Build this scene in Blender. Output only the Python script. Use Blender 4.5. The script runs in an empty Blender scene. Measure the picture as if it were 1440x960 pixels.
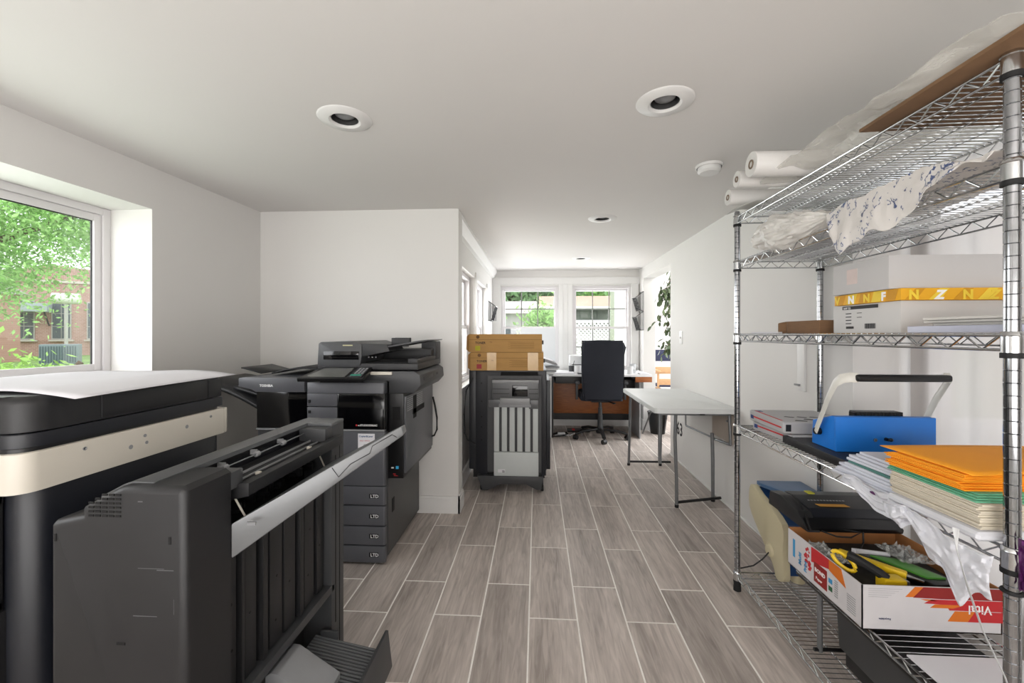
import bpy, bmesh, math, random
from mathutils import Vector, Matrix, noise
random.seed(7)
D = bpy.data
C = bpy.context.scene.collection
PI = math.pi

# ---------------- camera, world, light, exposure ----------------
YAW = math.atan(35/592)
cam_d = D.cameras.new('camera'); cam = D.objects.new('camera', cam_d); C.objects.link(cam)
cam_d.sensor_width = 36; cam_d.lens = 592/1440*36
cam_d.shift_y = -10/1440
cam_d.clip_start = .02; cam_d.clip_end = 300
cam.location = (0, 0, 1.22); cam.rotation_euler = (PI/2, 0, YAW)
bpy.context.scene.camera = cam

w = D.worlds.new('overcast_sky'); bpy.context.scene.world = w; w.use_nodes = True
wn = w.node_tree; bg = wn.nodes['Background']
tc = wn.nodes.new('ShaderNodeTexCoord'); nz = wn.nodes.new('ShaderNodeTexNoise'); nz.inputs['Scale'].default_value = 2.2
rp = wn.nodes.new('ShaderNodeValToRGB')
rp.color_ramp.elements[0].position = .35; rp.color_ramp.elements[0].color = (.83, .9, 1, 1)
rp.color_ramp.elements[1].position = .6; rp.color_ramp.elements[1].color = (1, 1, 1, 1)
wn.links.new(tc.outputs['Generated'], nz.inputs['Vector']); wn.links.new(nz.outputs['Fac'], rp.inputs['Fac'])
wn.links.new(rp.outputs['Color'], bg.inputs['Color']); bg.inputs['Strength'].default_value = 1.7

def area(name, loc, rot, sx, sy, power, col=(1, 1, 1)):
    l = D.lights.new(name, 'AREA'); l.shape = 'RECTANGLE'; l.size = sx; l.size_y = sy; l.energy = power; l.color = col
    o = D.objects.new(name, l); C.objects.link(o); o.location = loc; o.rotation_euler = rot
    return o
area('fill_behind_viewer', (-.2, -1.7, 1.25), (math.radians(132), 0, 0), 3.0, 1.7, 62, (1, .98, .966))  # added fill lamp behind the camera, not daylight from a window
area('daylight_left_window', (-2.45, 1.0, 1.45), (0, -PI/2, 0), .8, 1.5, 11, (.96, .98, 1))
area('daylight_side_room', (2.6, 5.2, 2.3), (0, 0, 0), 1.5, 2.5, 38)
area('daylight_curtain_window', (1.95, .9, 1.1), (0, PI/2, 0), 1.5, 1.8, 5)
area('daylight_passage_windows', (-1.0, 4.4, 1.5), (0, -PI/2, 0), .8, 1.6, 23)
area('daylight_far_windows', (.4, 6.1, 1.5), (-PI/2, 0, 0), 1.7, .9, 26)
vs = bpy.context.scene.view_settings
vs.view_transform = 'Standard'; vs.look = 'None'; vs.gamma = 1; vs.use_curve_mapping = False; vs.exposure = .88

# ---------------- helpers ----------------
def lin(h):
    h = h.lstrip('#'); v = [int(h[i:i+2], 16)/255 for i in (0, 2, 4)]
    return tuple(c/12.92 if c <= .04045 else ((c+.055)/1.055)**2.4 for c in v) + (1,)
MATS = {}
def mat(name, col, rough=.5, metal=0, var=.06, scale=30, bump=0, bscale=200, col2=None, spec=.5, stretch=None, alpha=1, trans=0, sheen=0):
    if name in MATS: return MATS[name]
    m = D.materials.new(name); m.use_nodes = True; n = m.node_tree; b = n.nodes['Principled BSDF']
    c = lin(col); c2 = lin(col2) if col2 else tuple(x*(1-var) for x in c[:3])+(1,)
    t = n.nodes.new('ShaderNodeTexCoord'); mp = n.nodes.new('ShaderNodeMapping'); n.links.new(t.outputs['Object'], mp.inputs['Vector'])
    if stretch: mp.inputs['Scale'].default_value = stretch
    z = n.nodes.new('ShaderNodeTexNoise'); z.inputs['Scale'].default_value = scale; z.inputs['Detail'].default_value = 4
    n.links.new(mp.outputs['Vector'], z.inputs['Vector'])
    r = n.nodes.new('ShaderNodeValToRGB'); r.color_ramp.elements[0].position = .35; r.color_ramp.elements[1].position = .65
    r.color_ramp.elements[0].color = c2; r.color_ramp.elements[1].color = c
    n.links.new(z.outputs['Fac'], r.inputs['Fac']); n.links.new(r.outputs['Color'], b.inputs['Base Color'])
    b.inputs['Roughness'].default_value = rough; b.inputs['Metallic'].default_value = metal
    b.inputs['Specular IOR Level'].default_value = spec; b.inputs['Alpha'].default_value = alpha
    b.inputs['Transmission Weight'].default_value = trans
    if bump:
        z2 = n.nodes.new('ShaderNodeTexNoise'); z2.inputs['Scale'].default_value = bscale; n.links.new(mp.outputs['Vector'], z2.inputs['Vector'])
        bp = n.nodes.new('ShaderNodeBump'); bp.inputs['Strength'].default_value = bump; bp.inputs['Distance'].default_value = .002
        n.links.new(z2.outputs['Fac'], bp.inputs['Height']); n.links.new(bp.outputs['Normal'], b.inputs['Normal'])
    MATS[name] = m; return m
def glass_mat(name, tint, refl=.08):
    m = D.materials.new(name); m.use_nodes = True; n = m.node_tree; n.nodes.clear()
    o = n.nodes.new('ShaderNodeOutputMaterial'); mx = n.nodes.new('ShaderNodeMixShader'); tr = n.nodes.new('ShaderNodeBsdfTransparent')
    g = n.nodes.new('ShaderNodeBsdfGlossy'); g.inputs['Roughness'].default_value = .02; tr.inputs['Color'].default_value = lin(tint)
    mx.inputs['Fac'].default_value = refl
    n.links.new(tr.outputs[0], mx.inputs[1]); n.links.new(g.outputs[0], mx.inputs[2]); n.links.new(mx.outputs[0], o.inputs['Surface'])
    return m
def film_mat(name, col, opac, bump=.4, bscale=25, rough=.3, print_col=None):
    m = D.materials.new(name); m.use_nodes = True; n = m.node_tree; b = n.nodes['Principled BSDF']; o = n.nodes['Material Output']
    b.inputs['Base Color'].default_value = lin(col); b.inputs['Roughness'].default_value = rough
    t = n.nodes.new('ShaderNodeTexCoord'); z = n.nodes.new('ShaderNodeTexNoise'); z.inputs['Scale'].default_value = bscale; z.inputs['Detail'].default_value = 5
    n.links.new(t.outputs['Object'], z.inputs['Vector'])
    bp = n.nodes.new('ShaderNodeBump'); bp.inputs['Strength'].default_value = bump; bp.inputs['Distance'].default_value = .01
    n.links.new(z.outputs['Fac'], bp.inputs['Height']); n.links.new(bp.outputs['Normal'], b.inputs['Normal'])
    tr = n.nodes.new('ShaderNodeBsdfTransparent'); tl = n.nodes.new('ShaderNodeBsdfTranslucent'); tl.inputs['Color'].default_value = lin(col)
    m1 = n.nodes.new('ShaderNodeMixShader'); m1.inputs['Fac'].default_value = .3; n.links.new(b.outputs[0], m1.inputs[1]); n.links.new(tl.outputs[0], m1.inputs[2])
    mx = n.nodes.new('ShaderNodeMixShader'); mx.inputs['Fac'].default_value = opac
    n.links.new(tr.outputs[0], mx.inputs[1]); n.links.new(m1.outputs[0], mx.inputs[2]); n.links.new(mx.outputs[0], o.inputs['Surface'])
    if print_col:
        w2 = n.nodes.new('ShaderNodeTexWave'); w2.inputs['Scale'].default_value = 7; w2.inputs['Distortion'].default_value = 14; w2.inputs['Detail'].default_value = 3; w2.inputs['Detail Scale'].default_value = 5
        w2.bands_direction = 'DIAGONAL'
        n.links.new(t.outputs['Object'], w2.inputs['Vector'])
        z3 = n.nodes.new('ShaderNodeTexNoise'); z3.inputs['Scale'].default_value = 16; n.links.new(t.outputs['Object'], z3.inputs['Vector'])
        a1 = n.nodes.new('ShaderNodeMath'); a1.operation = 'GREATER_THAN'; a1.inputs[1].default_value = .93; n.links.new(w2.outputs['Fac'], a1.inputs[0])
        a2 = n.nodes.new('ShaderNodeMath'); a2.operation = 'GREATER_THAN'; a2.inputs[1].default_value = .50; n.links.new(z3.outputs['Fac'], a2.inputs[0])
        a3 = n.nodes.new('ShaderNodeMath'); a3.operation = 'MULTIPLY'; n.links.new(a1.outputs[0], a3.inputs[0]); n.links.new(a2.outputs[0], a3.inputs[1])
        mc = n.nodes.new('ShaderNodeMix'); mc.data_type = 'RGBA'; mc.inputs[6].default_value = lin(col); mc.inputs[7].default_value = lin(print_col)
        n.links.new(a3.outputs[0], mc.inputs[0]); n.links.new(mc.outputs[2], b.inputs['Base Color'])
    return m

class MB:
    def __init__(s): s.b = bmesh.new()
    def _mv(s, t):  # merge temp bmesh
        me = D.meshes.new('t'); t.to_mesh(me); t.free(); s.b.from_mesh(me); D.meshes.remove(me); return s
    def box(s, x0, x1, y0, y1, z0, z1, r=0, seg=2, M=None):
        t = bmesh.new(); bmesh.ops.create_cube(t, size=1)
        for v in t.verts: v.co = Vector(((x0+x1)/2+v.co.x*(x1-x0), (y0+y1)/2+v.co.y*(y1-y0), (z0+z1)/2+v.co.z*(z1-z0)))
        if r: bmesh.ops.bevel(t, geom=t.edges[:], offset=r, segments=seg, affect='EDGES', profile=.6)
        if M: bmesh.ops.transform(t, matrix=M, verts=t.verts)
        return s._mv(t)
    def vbox(s, x0, x1, y0, y1, z0, z1, r, rt=.004, seg=5):  # box with rounded vertical corners
        t = bmesh.new(); bmesh.ops.create_cube(t, size=1)
        for v in t.verts: v.co = Vector(((x0+x1)/2+v.co.x*(x1-x0), (y0+y1)/2+v.co.y*(y1-y0), (z0+z1)/2+v.co.z*(z1-z0)))
        ed = [e for e in t.edges if abs(e.verts[0].co.z-e.verts[1].co.z) > 1e-5]
        bmesh.ops.bevel(t, geom=ed, offset=r, segments=seg, affect='EDGES', profile=.5)
        if rt:
            ed = [e for e in t.edges if abs(e.verts[0].co.z-e.verts[1].co.z) < 1e-5 and e.verts[0].co.z > (z0+z1)/2 and any(len(f.verts) > 4 for f in e.link_faces)]
            bmesh.ops.bevel(t, geom=ed, offset=rt, segments=2, affect='EDGES', profile=.5)
        return s._mv(t)
    def prism(s, pts, a0, a1, axis='y', r=0):
        # pts are 2D in the plane normal to axis: y->(x,z)  x->(y,z)  z->(x,y)
        t = bmesh.new()
        f = {'y': lambda p, a: (p[0], a, p[1]), 'x': lambda p, a: (a, p[0], p[1]), 'z': lambda p, a: (p[0], p[1], a)}[axis]
        A = [t.verts.new(f(p, a0)) for p in pts]; B = [t.verts.new(f(p, a1)) for p in pts]; n = len(pts)
        t.faces.new(A); t.faces.new(B[::-1])
        for i in range(n): t.faces.new((A[i], B[i], B[(i+1) % n], A[(i+1) % n]))
        bmesh.ops.recalc_face_normals(t, faces=t.faces)
        if r: bmesh.ops.bevel(t, geom=t.edges[:], offset=r, segments=2, affect='EDGES', profile=.6)
        return s._mv(t)
    def rod(s, p, q, r, r2=None, seg=8, caps=True):
        p, q = Vector(p), Vector(q); d = q-p
        if d.length < 1e-6: return s
        t = bmesh.new(); bmesh.ops.create_cone(t, cap_ends=caps, segments=seg, radius1=r, radius2=r if r2 is None else r2, depth=d.length)
        M = Matrix.Translation((p+q)/2) @ d.to_track_quat('Z', 'Y').to_matrix().to_4x4()
        bmesh.ops.transform(t, matrix=M, verts=t.verts); return s._mv(t)
    def tube(s, pts, r, seg=6, flat=None):
        pts = [Vector(p) for p in pts]; rings = []; b = s.b; up = Vector((.13, .07, 1)).normalized()
        for i, p in enumerate(pts):
            d = (pts[min(i+1, len(pts)-1)]-pts[max(i-1, 0)]).normalized()
            x = d.cross(up)
            if x.length < .05: x = d.cross(Vector((1, 0, 0)))
            x.normalize(); y = x.cross(d).normalized()
            rx, ry = (r, r) if not flat else flat
            rings.append([b.verts.new(p+x*rx*math.cos(2*PI*k/seg)+y*ry*math.sin(2*PI*k/seg)) for k in range(seg)])
        for a, c in zip(rings, rings[1:]):
            for k in range(seg): b.faces.new((a[k], a[(k+1) % seg], c[(k+1) % seg], c[k]))
        b.faces.new(rings[0][::-1]); b.faces.new(rings[-1]); return s
    def lathe(s, prof, c=(0, 0, 0), seg=24, axis='z', cap=True):
        b = s.b; rings = []
        f = {'z': lambda r, a, h: (c[0]+r*math.cos(a), c[1]+r*math.sin(a), c[2]+h), 'x': lambda r, a, h: (c[0]+h, c[1]+r*math.cos(a), c[2]+r*math.sin(a)), 'y': lambda r, a, h: (c[0]+r*math.cos(a), c[1]+h, c[2]+r*math.sin(a))}[axis]
        for r, h in prof: rings.append([b.verts.new(f(max(r, 1e-4), 2*PI*k/seg, h)) for k in range(seg)])
        for a, d in zip(rings, rings[1:]):
            for k in range(seg): b.faces.new((a[k], a[(k+1) % seg], d[(k+1) % seg], d[k]))
        if cap: b.faces.new(rings[0][::-1]); b.faces.new(rings[-1])
        return s
    def grid(s, fn, nu, nv):
        b = s.b; V = [[b.verts.new(fn(i/nu, j/nv)) for j in range(nv+1)] for i in range(nu+1)]
        for i in range(nu):
            for j in range(nv): b.faces.new((V[i][j], V[i+1][j], V[i+1][j+1], V[i][j+1]))
        return s
    def poly(s, pts):
        s.b.faces.new([s.b.verts.new(p) for p in pts]); return s
    def sphere(s, c, rx, ry, rz, seg=12):
        t = bmesh.new(); bmesh.ops.create_uvsphere(t, u_segments=seg, v_segments=seg//2+2, radius=1)
        for v in t.verts: v.co = Vector((c[0]+v.co.x*rx, c[1]+v.co.y*ry, c[2]+v.co.z*rz))
        return s._mv(t)
    def frame(s, x0, x1, y0, y1, z0, z1, w_, wt=None, wb_=None):
        wt = wt or w_; wb_ = wb_ or w_
        return s.box(x0, x0+w_, y0, y1, z0, z1).box(x1-w_, x1, y0, y1, z0, z1).box(x0+w_, x1-w_, y0, y1, z1-wt, z1).box(x0+w_, x1-w_, y0, y1, z0, z0+wb_)
    def slabr(s, x0, x1, y0, y1, z0, z1, r, rt=0, n_=6):  # footprint with only the near right corner rounded
        p = [(x0, y0)]+[(x1-r+r*math.sin(PI/2*i/n_), y0+r-r*math.cos(PI/2*i/n_)) for i in range(n_+1)]+[(x1, y1), (x0, y1)]
        t = bmesh.new(); A = [t.verts.new((a, b, z0)) for a, b in p]; B = [t.verts.new((a, b, z1)) for a, b in p]; n = len(p)
        t.faces.new(A[::-1]); top = t.faces.new(B)
        for i in range(n): t.faces.new((A[i], A[(i+1) % n], B[(i+1) % n], B[i]))
        if rt: bmesh.ops.bevel(t, geom=list(top.edges), offset=rt, segments=4, affect='EDGES', profile=.5)
        return s._mv(t)
    def rot(s, M):
        bmesh.ops.transform(s.b, matrix=M, verts=s.b.verts); return s

def mesh_obj(name, mb, m, smooth=True, solid=0):
    b = mb.b; bmesh.ops.recalc_face_normals(b, faces=b.faces)
    me = D.meshes.new(name); b.to_mesh(me); b.free()
    me.materials.append(m); o = D.objects.new(name, me); C.objects.link(o)
    if smooth:
        for p in me.polygons: p.use_smooth = True
        me.set_sharp_from_angle(angle=math.radians(35))
    if solid:
        md = o.modifiers.new('s', 'SOLIDIFY'); md.thickness = solid; md.offset = 0
    return o
def tag(o, label=None, cat=None, group=None, kind=None):
    if label: o['label'] = label
    if cat: o['category'] = cat
    if group: o['group'] = group
    if kind: o['kind'] = kind
    return o
WM = {}
def thing(name, label, cat, loc=(0, 0, 0), rz=0, group=None):
    o = D.objects.new(name, None); C.objects.link(o); o.location = loc; o.rotation_euler = (0, 0, rz); o.empty_display_size = .05
    WM[o.name] = Matrix.Translation(loc) @ Matrix.Rotation(rz, 4, 'Z')
    return tag(o, label, cat, group)
SPLIT = {'slot_cheek', 'packing_tape', 'brace', 'latch_slot', 'latch_recess', 'cross_bar', 'deck_vent', 'red_sticker', 'feet', 'bracket', 'guide_rib', 'pad', 'door_button', 'front_door', 'porch_post', 'unit_groove', 'cord', 'foot', 'trunk', 'stems', 'scuff_mark', 'paper_guide', 'hook', 'armrest_pad', 'groove', 'gasket'}
def part(par, name, mb, m, label=None, kind=None, smooth=True, solid=0):
    if name in SPLIT and kind is None:
        left = set(mb.b.verts); isl = []
        while left:
            st_ = [left.pop()]; g_ = set(st_)
            while st_:
                for e in st_.pop().link_edges:
                    for v in e.verts:
                        if v in left: left.discard(v); g_.add(v); st_.append(v)
            isl.append({v.index for v in g_})
        if len(isl) > 1:
            mb.b.verts.index_update(); mb.b.verts.ensure_lookup_table()
            left = set(mb.b.verts); o = None
            seen = set(); groups = []
            for v0 in mb.b.verts:
                if v0.index in seen: continue
                st_ = [v0]; seen.add(v0.index); g_ = {v0.index}
                while st_:
                    for e in st_.pop().link_edges:
                        for v in e.verts:
                            if v.index not in seen: seen.add(v.index); g_.add(v.index); st_.append(v)
                groups.append(g_)
            for g_ in groups:
                nb = MB(); nb.b.free(); nb.b = mb.b.copy(); nb.b.verts.ensure_lookup_table(); nb.b.verts.index_update()
                bmesh.ops.delete(nb.b, geom=[v for v in nb.b.verts if v.index not in g_], context='VERTS')
                o = part_one(par, name, nb, m, label, kind, smooth, solid)
            mb.b.free(); return o
    return part_one(par, name, mb, m, label, kind, smooth, solid)
def part_one(par, name, mb, m, label=None, kind=None, smooth=True, solid=0):
    o = mesh_obj(name, mb, m, smooth, solid); W = WM[par.name]
    o.data.transform(W.inverted()); o.parent = par; WM[o.name] = W
    return tag(o, label, None, None, kind)
def solo(name, mb, m, label, cat, group=None, smooth=True, solid=0, kind=None):
    o = mesh_obj(name, mb, m, smooth, solid)
    vs_ = [v.co for v in o.data.vertices]; c = Vector((sum(v.x for v in vs_)/len(vs_), sum(v.y for v in vs_)/len(vs_), min(v.z for v in vs_)))
    o.data.transform(Matrix.Translation(-c)); o.location = c; WM[o.name] = Matrix.Translation(c)
    return tag(o, label, cat, group, kind)
def struct(name, mb, m, par=None, smooth=False):
    o = mesh_obj(name, mb, m, smooth)
    if par: o.parent = par
    else: o['kind'] = 'structure'
    WM[o.name] = Matrix.Identity(4); return o
def copy_tree(o, loc=None, rz=None, label=None, parent=None):
    c = o.copy(); C.objects.link(c)
    if parent: c.parent = parent
    if loc is not None: c.location = loc
    if rz is not None: c.rotation_euler = (0, 0, rz)
    if label: c['label'] = label
    for ch in list(o.children): copy_tree(ch, parent=c)
    return c
def text(par, name, s, size, origin, xdir, ydir, m, align='LEFT', ext=.0003, bold=0):
    cu = D.curves.new('t', 'FONT'); cu.body = s; cu.size = size; cu.extrude = ext; cu.align_x = align; cu.offset = bold*size
    cu.resolution_u = 2
    o = D.objects.new('t', cu); C.objects.link(o); bpy.context.view_layer.update()
    me = D.meshes.new_from_object(o); D.objects.remove(o)
    x = Vector(xdir).normalized(); y = Vector(ydir).normalized(); z = x.cross(y)
    M = Matrix((x, y, z)).transposed().to_4x4(); M.translation = Vector(origin)
    me.transform(M); me.transform(WM[par.name].inverted()); me.materials.clear(); me.materials.append(m)
    q = D.objects.new(name, me); C.objects.link(q); q.parent = par; WM[q.name] = WM[par.name]
    return q

# ---------------- materials ----------------
white_wall = mat('painted_wall', '#dedcd9', .75, var=.012, scale=3, bump=.05, bscale=300)
ceil_m = mat('painted_ceiling', '#dddad7', .85, var=.01, scale=2)
trim_m = mat('white_trim', '#e4e3e1', .45, var=.01)
frame_m = mat('vinyl_frame', '#dddadb', .35, var=.01)
grout_m = mat('grout', '#f6f2ec', .9, var=.04, scale=60)
dark = mat('charcoal_plastic', '#1d1d1f', .46, var=.12, scale=12, bump=.15, bscale=900)
navy = mat('navy_black_plastic', '#16181f', .4, var=.1, scale=8, bump=.1, bscale=900)
grey = mat('mid_grey_plastic', '#3d3e40', .45, var=.08, scale=15, bump=.1, bscale=900)
grey2 = mat('toshiba_grey_plastic', '#55565b', .34, var=.07, scale=15, bump=.08, bscale=900)
lgrey = mat('light_grey_plastic', '#8f9092', .35, var=.05, scale=20)
silver = mat('silver_plastic', '#787a7c', .35, metal=.2, var=.06, scale=9)
black = mat('black_plastic', '#0d0d0f', .35, var=.2, scale=20)
gloss_black = mat('gloss_black_plastic', '#08080a', .08, var=.1, scale=5)
void_m = mat('dark_interior', '#060607', .8, var=.3, scale=20)
cream = mat('cream_plastic', '#cfc9bd', .42, var=.03, scale=10)
chrome = mat('chrome_wire', '#c9cbcc', .18, metal=1, var=.08, scale=30)
chrome_d = mat('chrome_post', '#a9abae', .12, metal=1, var=.15, scale=40)
steel = mat('grey_tube_steel', '#85878a', .35, metal=.7, var=.1)
paper = mat('white_paper', '#dcdbdf', .8, var=.02, scale=8)
card = mat('brown_cardboard', '#795b40', .85, var=.1, scale=25, stretch=(1, 1, 6))
rubber = mat('black_rubber', '#111112', .7)
red = mat('red_print', '#c0262c', .6)
wht_print = mat('white_print', '#f2f2f2', .6)
blk_print = mat('black_print', '#17181c', .6)
chair_fab = mat('charcoal_mesh_fabric', '#22252f', .9, var=.3, scale=400, bump=.6, bscale=1500)

# wood look tile with its own grain per plank
tile_m = D.materials.new('wood_look_tile'); tile_m.use_nodes = True
n = tile_m.node_tree; b = n.nodes['Principled BSDF']
t = n.nodes.new('ShaderNodeTexCoord'); oi = n.nodes.new('ShaderNodeObjectInfo')
add = n.nodes.new('ShaderNodeVectorMath'); add.operation = 'ADD'
sc = n.nodes.new('ShaderNodeVectorMath'); sc.operation = 'SCALE'; sc.inputs['Scale'].default_value = 37
cmb = n.nodes.new('ShaderNodeCombineXYZ')
for i in range(3): n.links.new(oi.outputs['Random'], cmb.inputs[i])
n.links.new(cmb.outputs[0], sc.inputs[0]); n.links.new(t.outputs['Object'], add.inputs[0]); n.links.new(sc.outputs[0], add.inputs[1])
mp = n.nodes.new('ShaderNodeMapping'); mp.inputs['Scale'].default_value = (1, .09, 1); n.links.new(add.outputs[0], mp.inputs['Vector'])
g1 = n.nodes.new('ShaderNodeTexNoise'); g1.inputs['Scale'].default_value = 55; g1.inputs['Detail'].default_value = 8; g1.inputs['Distortion'].default_value = 1.2
g2 = n.nodes.new('ShaderNodeTexNoise'); g2.inputs['Scale'].default_value = 11; g2.inputs['Detail'].default_value = 3; g2.inputs['Distortion'].default_value = .8
n.links.new(mp.outputs[0], g1.inputs['Vector']); n.links.new(mp.outputs[0], g2.inputs['Vector'])
r1 = n.nodes.new('ShaderNodeValToRGB'); e = r1.color_ramp.elements
e[0].position = .33; e[0].color = lin('#958b84'); e[1].position = .68; e[1].color = lin('#d4c9c1')
m1 = n.nodes.new('ShaderNodeMath'); m1.operation = 'ADD'; m2 = n.nodes.new('ShaderNodeMath'); m2.operation = 'MULTIPLY'; m2.inputs[1].default_value = .5
n.links.new(g1.outputs['Fac'], m1.inputs[0]); n.links.new(g2.outputs['Fac'], m1.inputs[1]); n.links.new(m1.outputs[0], m2.inputs[0]); n.links.new(m2.outputs[0], r1.inputs['Fac'])
hsv = n.nodes.new('ShaderNodeHueSaturation'); mr = n.nodes.new('ShaderNodeMapRange'); mr.inputs['To Min'].default_value = .84; mr.inputs['To Max'].default_value = 1.1
n.links.new(oi.outputs['Random'], mr.inputs['Value']); n.links.new(mr.outputs[0], hsv.inputs['Value']); n.links.new(r1.outputs['Color'], hsv.inputs['Color'])
n.links.new(hsv.outputs['Color'], b.inputs['Base Color']); b.inputs['Roughness'].default_value = .48
bp = n.nodes.new('ShaderNodeBump'); bp.inputs['Strength'].default_value = .25; bp.inputs['Distance'].default_value = .002
n.links.new(g1.outputs['Fac'], bp.inputs['Height']); n.links.new(bp.outputs['Normal'], b.inputs['Normal'])

# ---------------- room shell ----------------
H = 2.08; XR = 1.36; XL = -.60; YF = 5.68; YS = 2.85
flr = struct('floor', MB().box(-2.1, 1.7, -1.9, 5.85, -.06, -.0012).box(1.7, 3.6, 3.6, 8.3, -.06, -.0012), grout_m)
tl_cache = {}
X0, TW, TL = -.034, .2068, .606
for k in range(-10, 17):
    xa, xb = X0+k*TW, X0+(k+1)*TW
    off = 1.814 if k % 2 == 0 else 2.054
    j = -7
    while off+j*TL < 8.2:
        ya, yb = off+j*TL, off+(j+1)*TL; j += 1
        ymin, ymax = (-1.0, 5.68) if xa < 1.36 else (4.1, 7.4)
        xa2, xb2 = max(xa, -1.96), min(xb, 3.3)
        ya2, yb2 = max(ya, ymin), min(yb, ymax)
        if xb2-xa2 < .03 or yb2-ya2 < .03: continue
        if xb2 <= XL-.02 and ya2 > YS+.1: continue
        g = .0034
        key = (round(xb2-xa2, 3), round(yb2-ya2, 3))
        if key not in tl_cache:
            hx, hy = key[0]/2-g, key[1]/2-g
            t = bmesh.new(); bmesh.ops.create_cube(t, size=1)
            for v in t.verts: v.co = Vector((v.co.x*2*hx, v.co.y*2*hy, v.co.z*.008-.004))
            ed = [q for q in t.edges if all(v.co.z > -.001 for v in q.verts)]
            bmesh.ops.bevel(t, geom=ed, offset=.0012, segments=1, affect='EDGES')
            me = D.meshes.new('plank_tile'); t.to_mesh(me); t.free(); me.materials.append(tile_m); tl_cache[key] = me
        o = D.objects.new('plank_tile', tl_cache[key]); C.objects.link(o); o.parent = flr
        o.location = ((xa2+xb2)/2, (ya2+yb2)/2, random.uniform(-.0003, .0003))

# ceiling with holes for the four recessed lights is a slab; cans hang just below
LP = [(-.765, 1.638), (.473, 1.588), (.485, 3.158), (.497, 4.796)]
cb = MB()
t = bmesh.new()
ys = [-1.9] + sorted([0]) + [YF+.2]
# slab split around square cut-outs above each lamp
HS = .055
rows = []
cuts = sorted(LP, key=lambda p: p[1])
def slab(x0, x1, y0, y1): cb.box(x0, x1, y0, y1, H, H+.15)
slab(-2.3, 1.55, -1.9, LP[1][1]-HS); 
slab(-2.3, LP[0][0]-HS, LP[1][1]-HS, 1.70); slab(LP[0][0]+HS, LP[1][0]-HS, LP[1][1]-HS, 1.70); slab(LP[1][0]+HS, 1.55, LP[1][1]-HS, 1.70)
slab(LP[0][0]-HS, LP[0][0]+HS, LP[1][1]-HS, LP[0][1]-HS); slab(LP[0][0]-HS, LP[0][0]+HS, LP[0][1]+HS, 1.70)
slab(LP[1][0]-HS, LP[1][0]+HS, LP[1][1]+HS, 1.70)
slab(-2.3, 1.55, 1.70, LP[2][1]-HS)
for i in (2, 3):
    y = LP[i][1]; x = LP[i][0]; slab(-2.3, x-HS, y-HS, y+HS); slab(x+HS, 1.55, y-HS, y+HS)
slab(-2.3, 1.55, LP[2][1]+HS, LP[3][1]-HS); slab(-2.3, 1.55, LP[3][1]+HS, YF+.2)
ceil = struct('ceiling', cb, ceil_m)
# faint plasterboard seams
seam_m = mat('ceiling_seam', '#d3d1ce', .9, var=.02)
def wallbox(name, m=white_wall, par=None, *bx):
    q = MB()
    for c_ in bx: q.box(*c_)
    return struct(name, q, m, par)
# left wall (very slightly out of square), with the deep window recess
rz = math.atan(.06/1.41)
ML = Matrix.Translation((-1.94, 2.85, 0)) @ Matrix.Rotation(-rz, 4, 'Z')   # local +y runs towards viewer as -y
lw = MB()
WT = 1.864; WB = 1.0; WY = -.80; WY2 = -2.55
lw.box(-.30, 0, WY, .25, 0, H+.01).box(-.30, 0, -4.7, WY2, 0, H+.01).box(-.30, 0, WY2, WY, WT, H+.01).box(-.30, 0, WY2, WY, 0, WB)
lw.rot(ML); struct('wall_left', lw, white_wall)
# stub wall facing the viewer + its return
wallbox('wall_stub', white_wall, None, (-2.25, -.535, YS, YS+.14, 0, H+.01))
# passage left wall with two window openings
pw = MB()
for a, b_ in ((YS+.14, 3.2), (4.06, 4.21), (4.98, YF+.1)): pw.box(XL-.16, XL, a, b_, 0, H+.01)
for a, b_ in ((3.2, 4.06), (4.21, 4.98)): pw.box(XL-.16, XL, a, b_, 1.77, H+.01).box(XL-.16, XL, a, b_, 0, .80)
struct('wall_passage', pw, white_wall)
# far wall with two windows
fw = MB(); FX = [(-.49, .29), (.475, 1.25)]; ZT = 1.87; ZB = .74
fw.box(XL-.1, FX[0][0], YF, YF+.14, 0, H+.01).box(FX[0][1], FX[1][0], YF, YF+.14, 0, H+.01).box(FX[1][1], XR+.15, YF, YF+.14, 0, H+.01)
for a, b_ in FX: fw.box(a, b_, YF, YF+.14, ZT, H+.01).box(a, b_, YF, YF+.14, 0, ZB)
struct('wall_far', fw, white_wall)
# right wall: opening to the side room at the far end, curtained recess near the viewer
rw = MB(); OT = 1.94
rw.box(XR, XR+.15, 1.90, 4.38, 0, H+.01).box(XR, XR+.15, 4.38, 5.47, OT, H+.01).box(XR, XR+.15, 5.47, YF, 0, H+.01)
rw.box(XR, XR+.15, -1.9, 1.90, 1.80, H+.01).box(XR, XR+.15, -1.9, .1, 0, 1.8)
struct('wall_right', rw, white_wall)
rv = MB().box(XR+.15, XR+.34, .1, 1.90, 1.801, 2.1).box(XR+.15, XR+.30, 1.90, 2.02, 0, 2.1).box(XR+.15, XR+.30, -.1, .1, 0, 2.1)
struct('wall_recess', rv, white_wall)
sr = MB().box(1.51, 3.3, 7.4, 7.5, 0, 2.4).box(1.51, 3.4, 3.7, 3.8, 0, 2.08)
sr.box(1.36, 1.5, YF+.14, 7.5, 0, 2.1)
struct('wall_side_room', sr, white_wall)
struct('ceiling_side_room', MB().box(1.56, 3.4, 3.7, 7.5, 2.35, 2.45), ceil_m)

struct('wall_back', MB().box(-2.2, 1.5, -2.0, -1.9, 0, H), white_wall)
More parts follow.
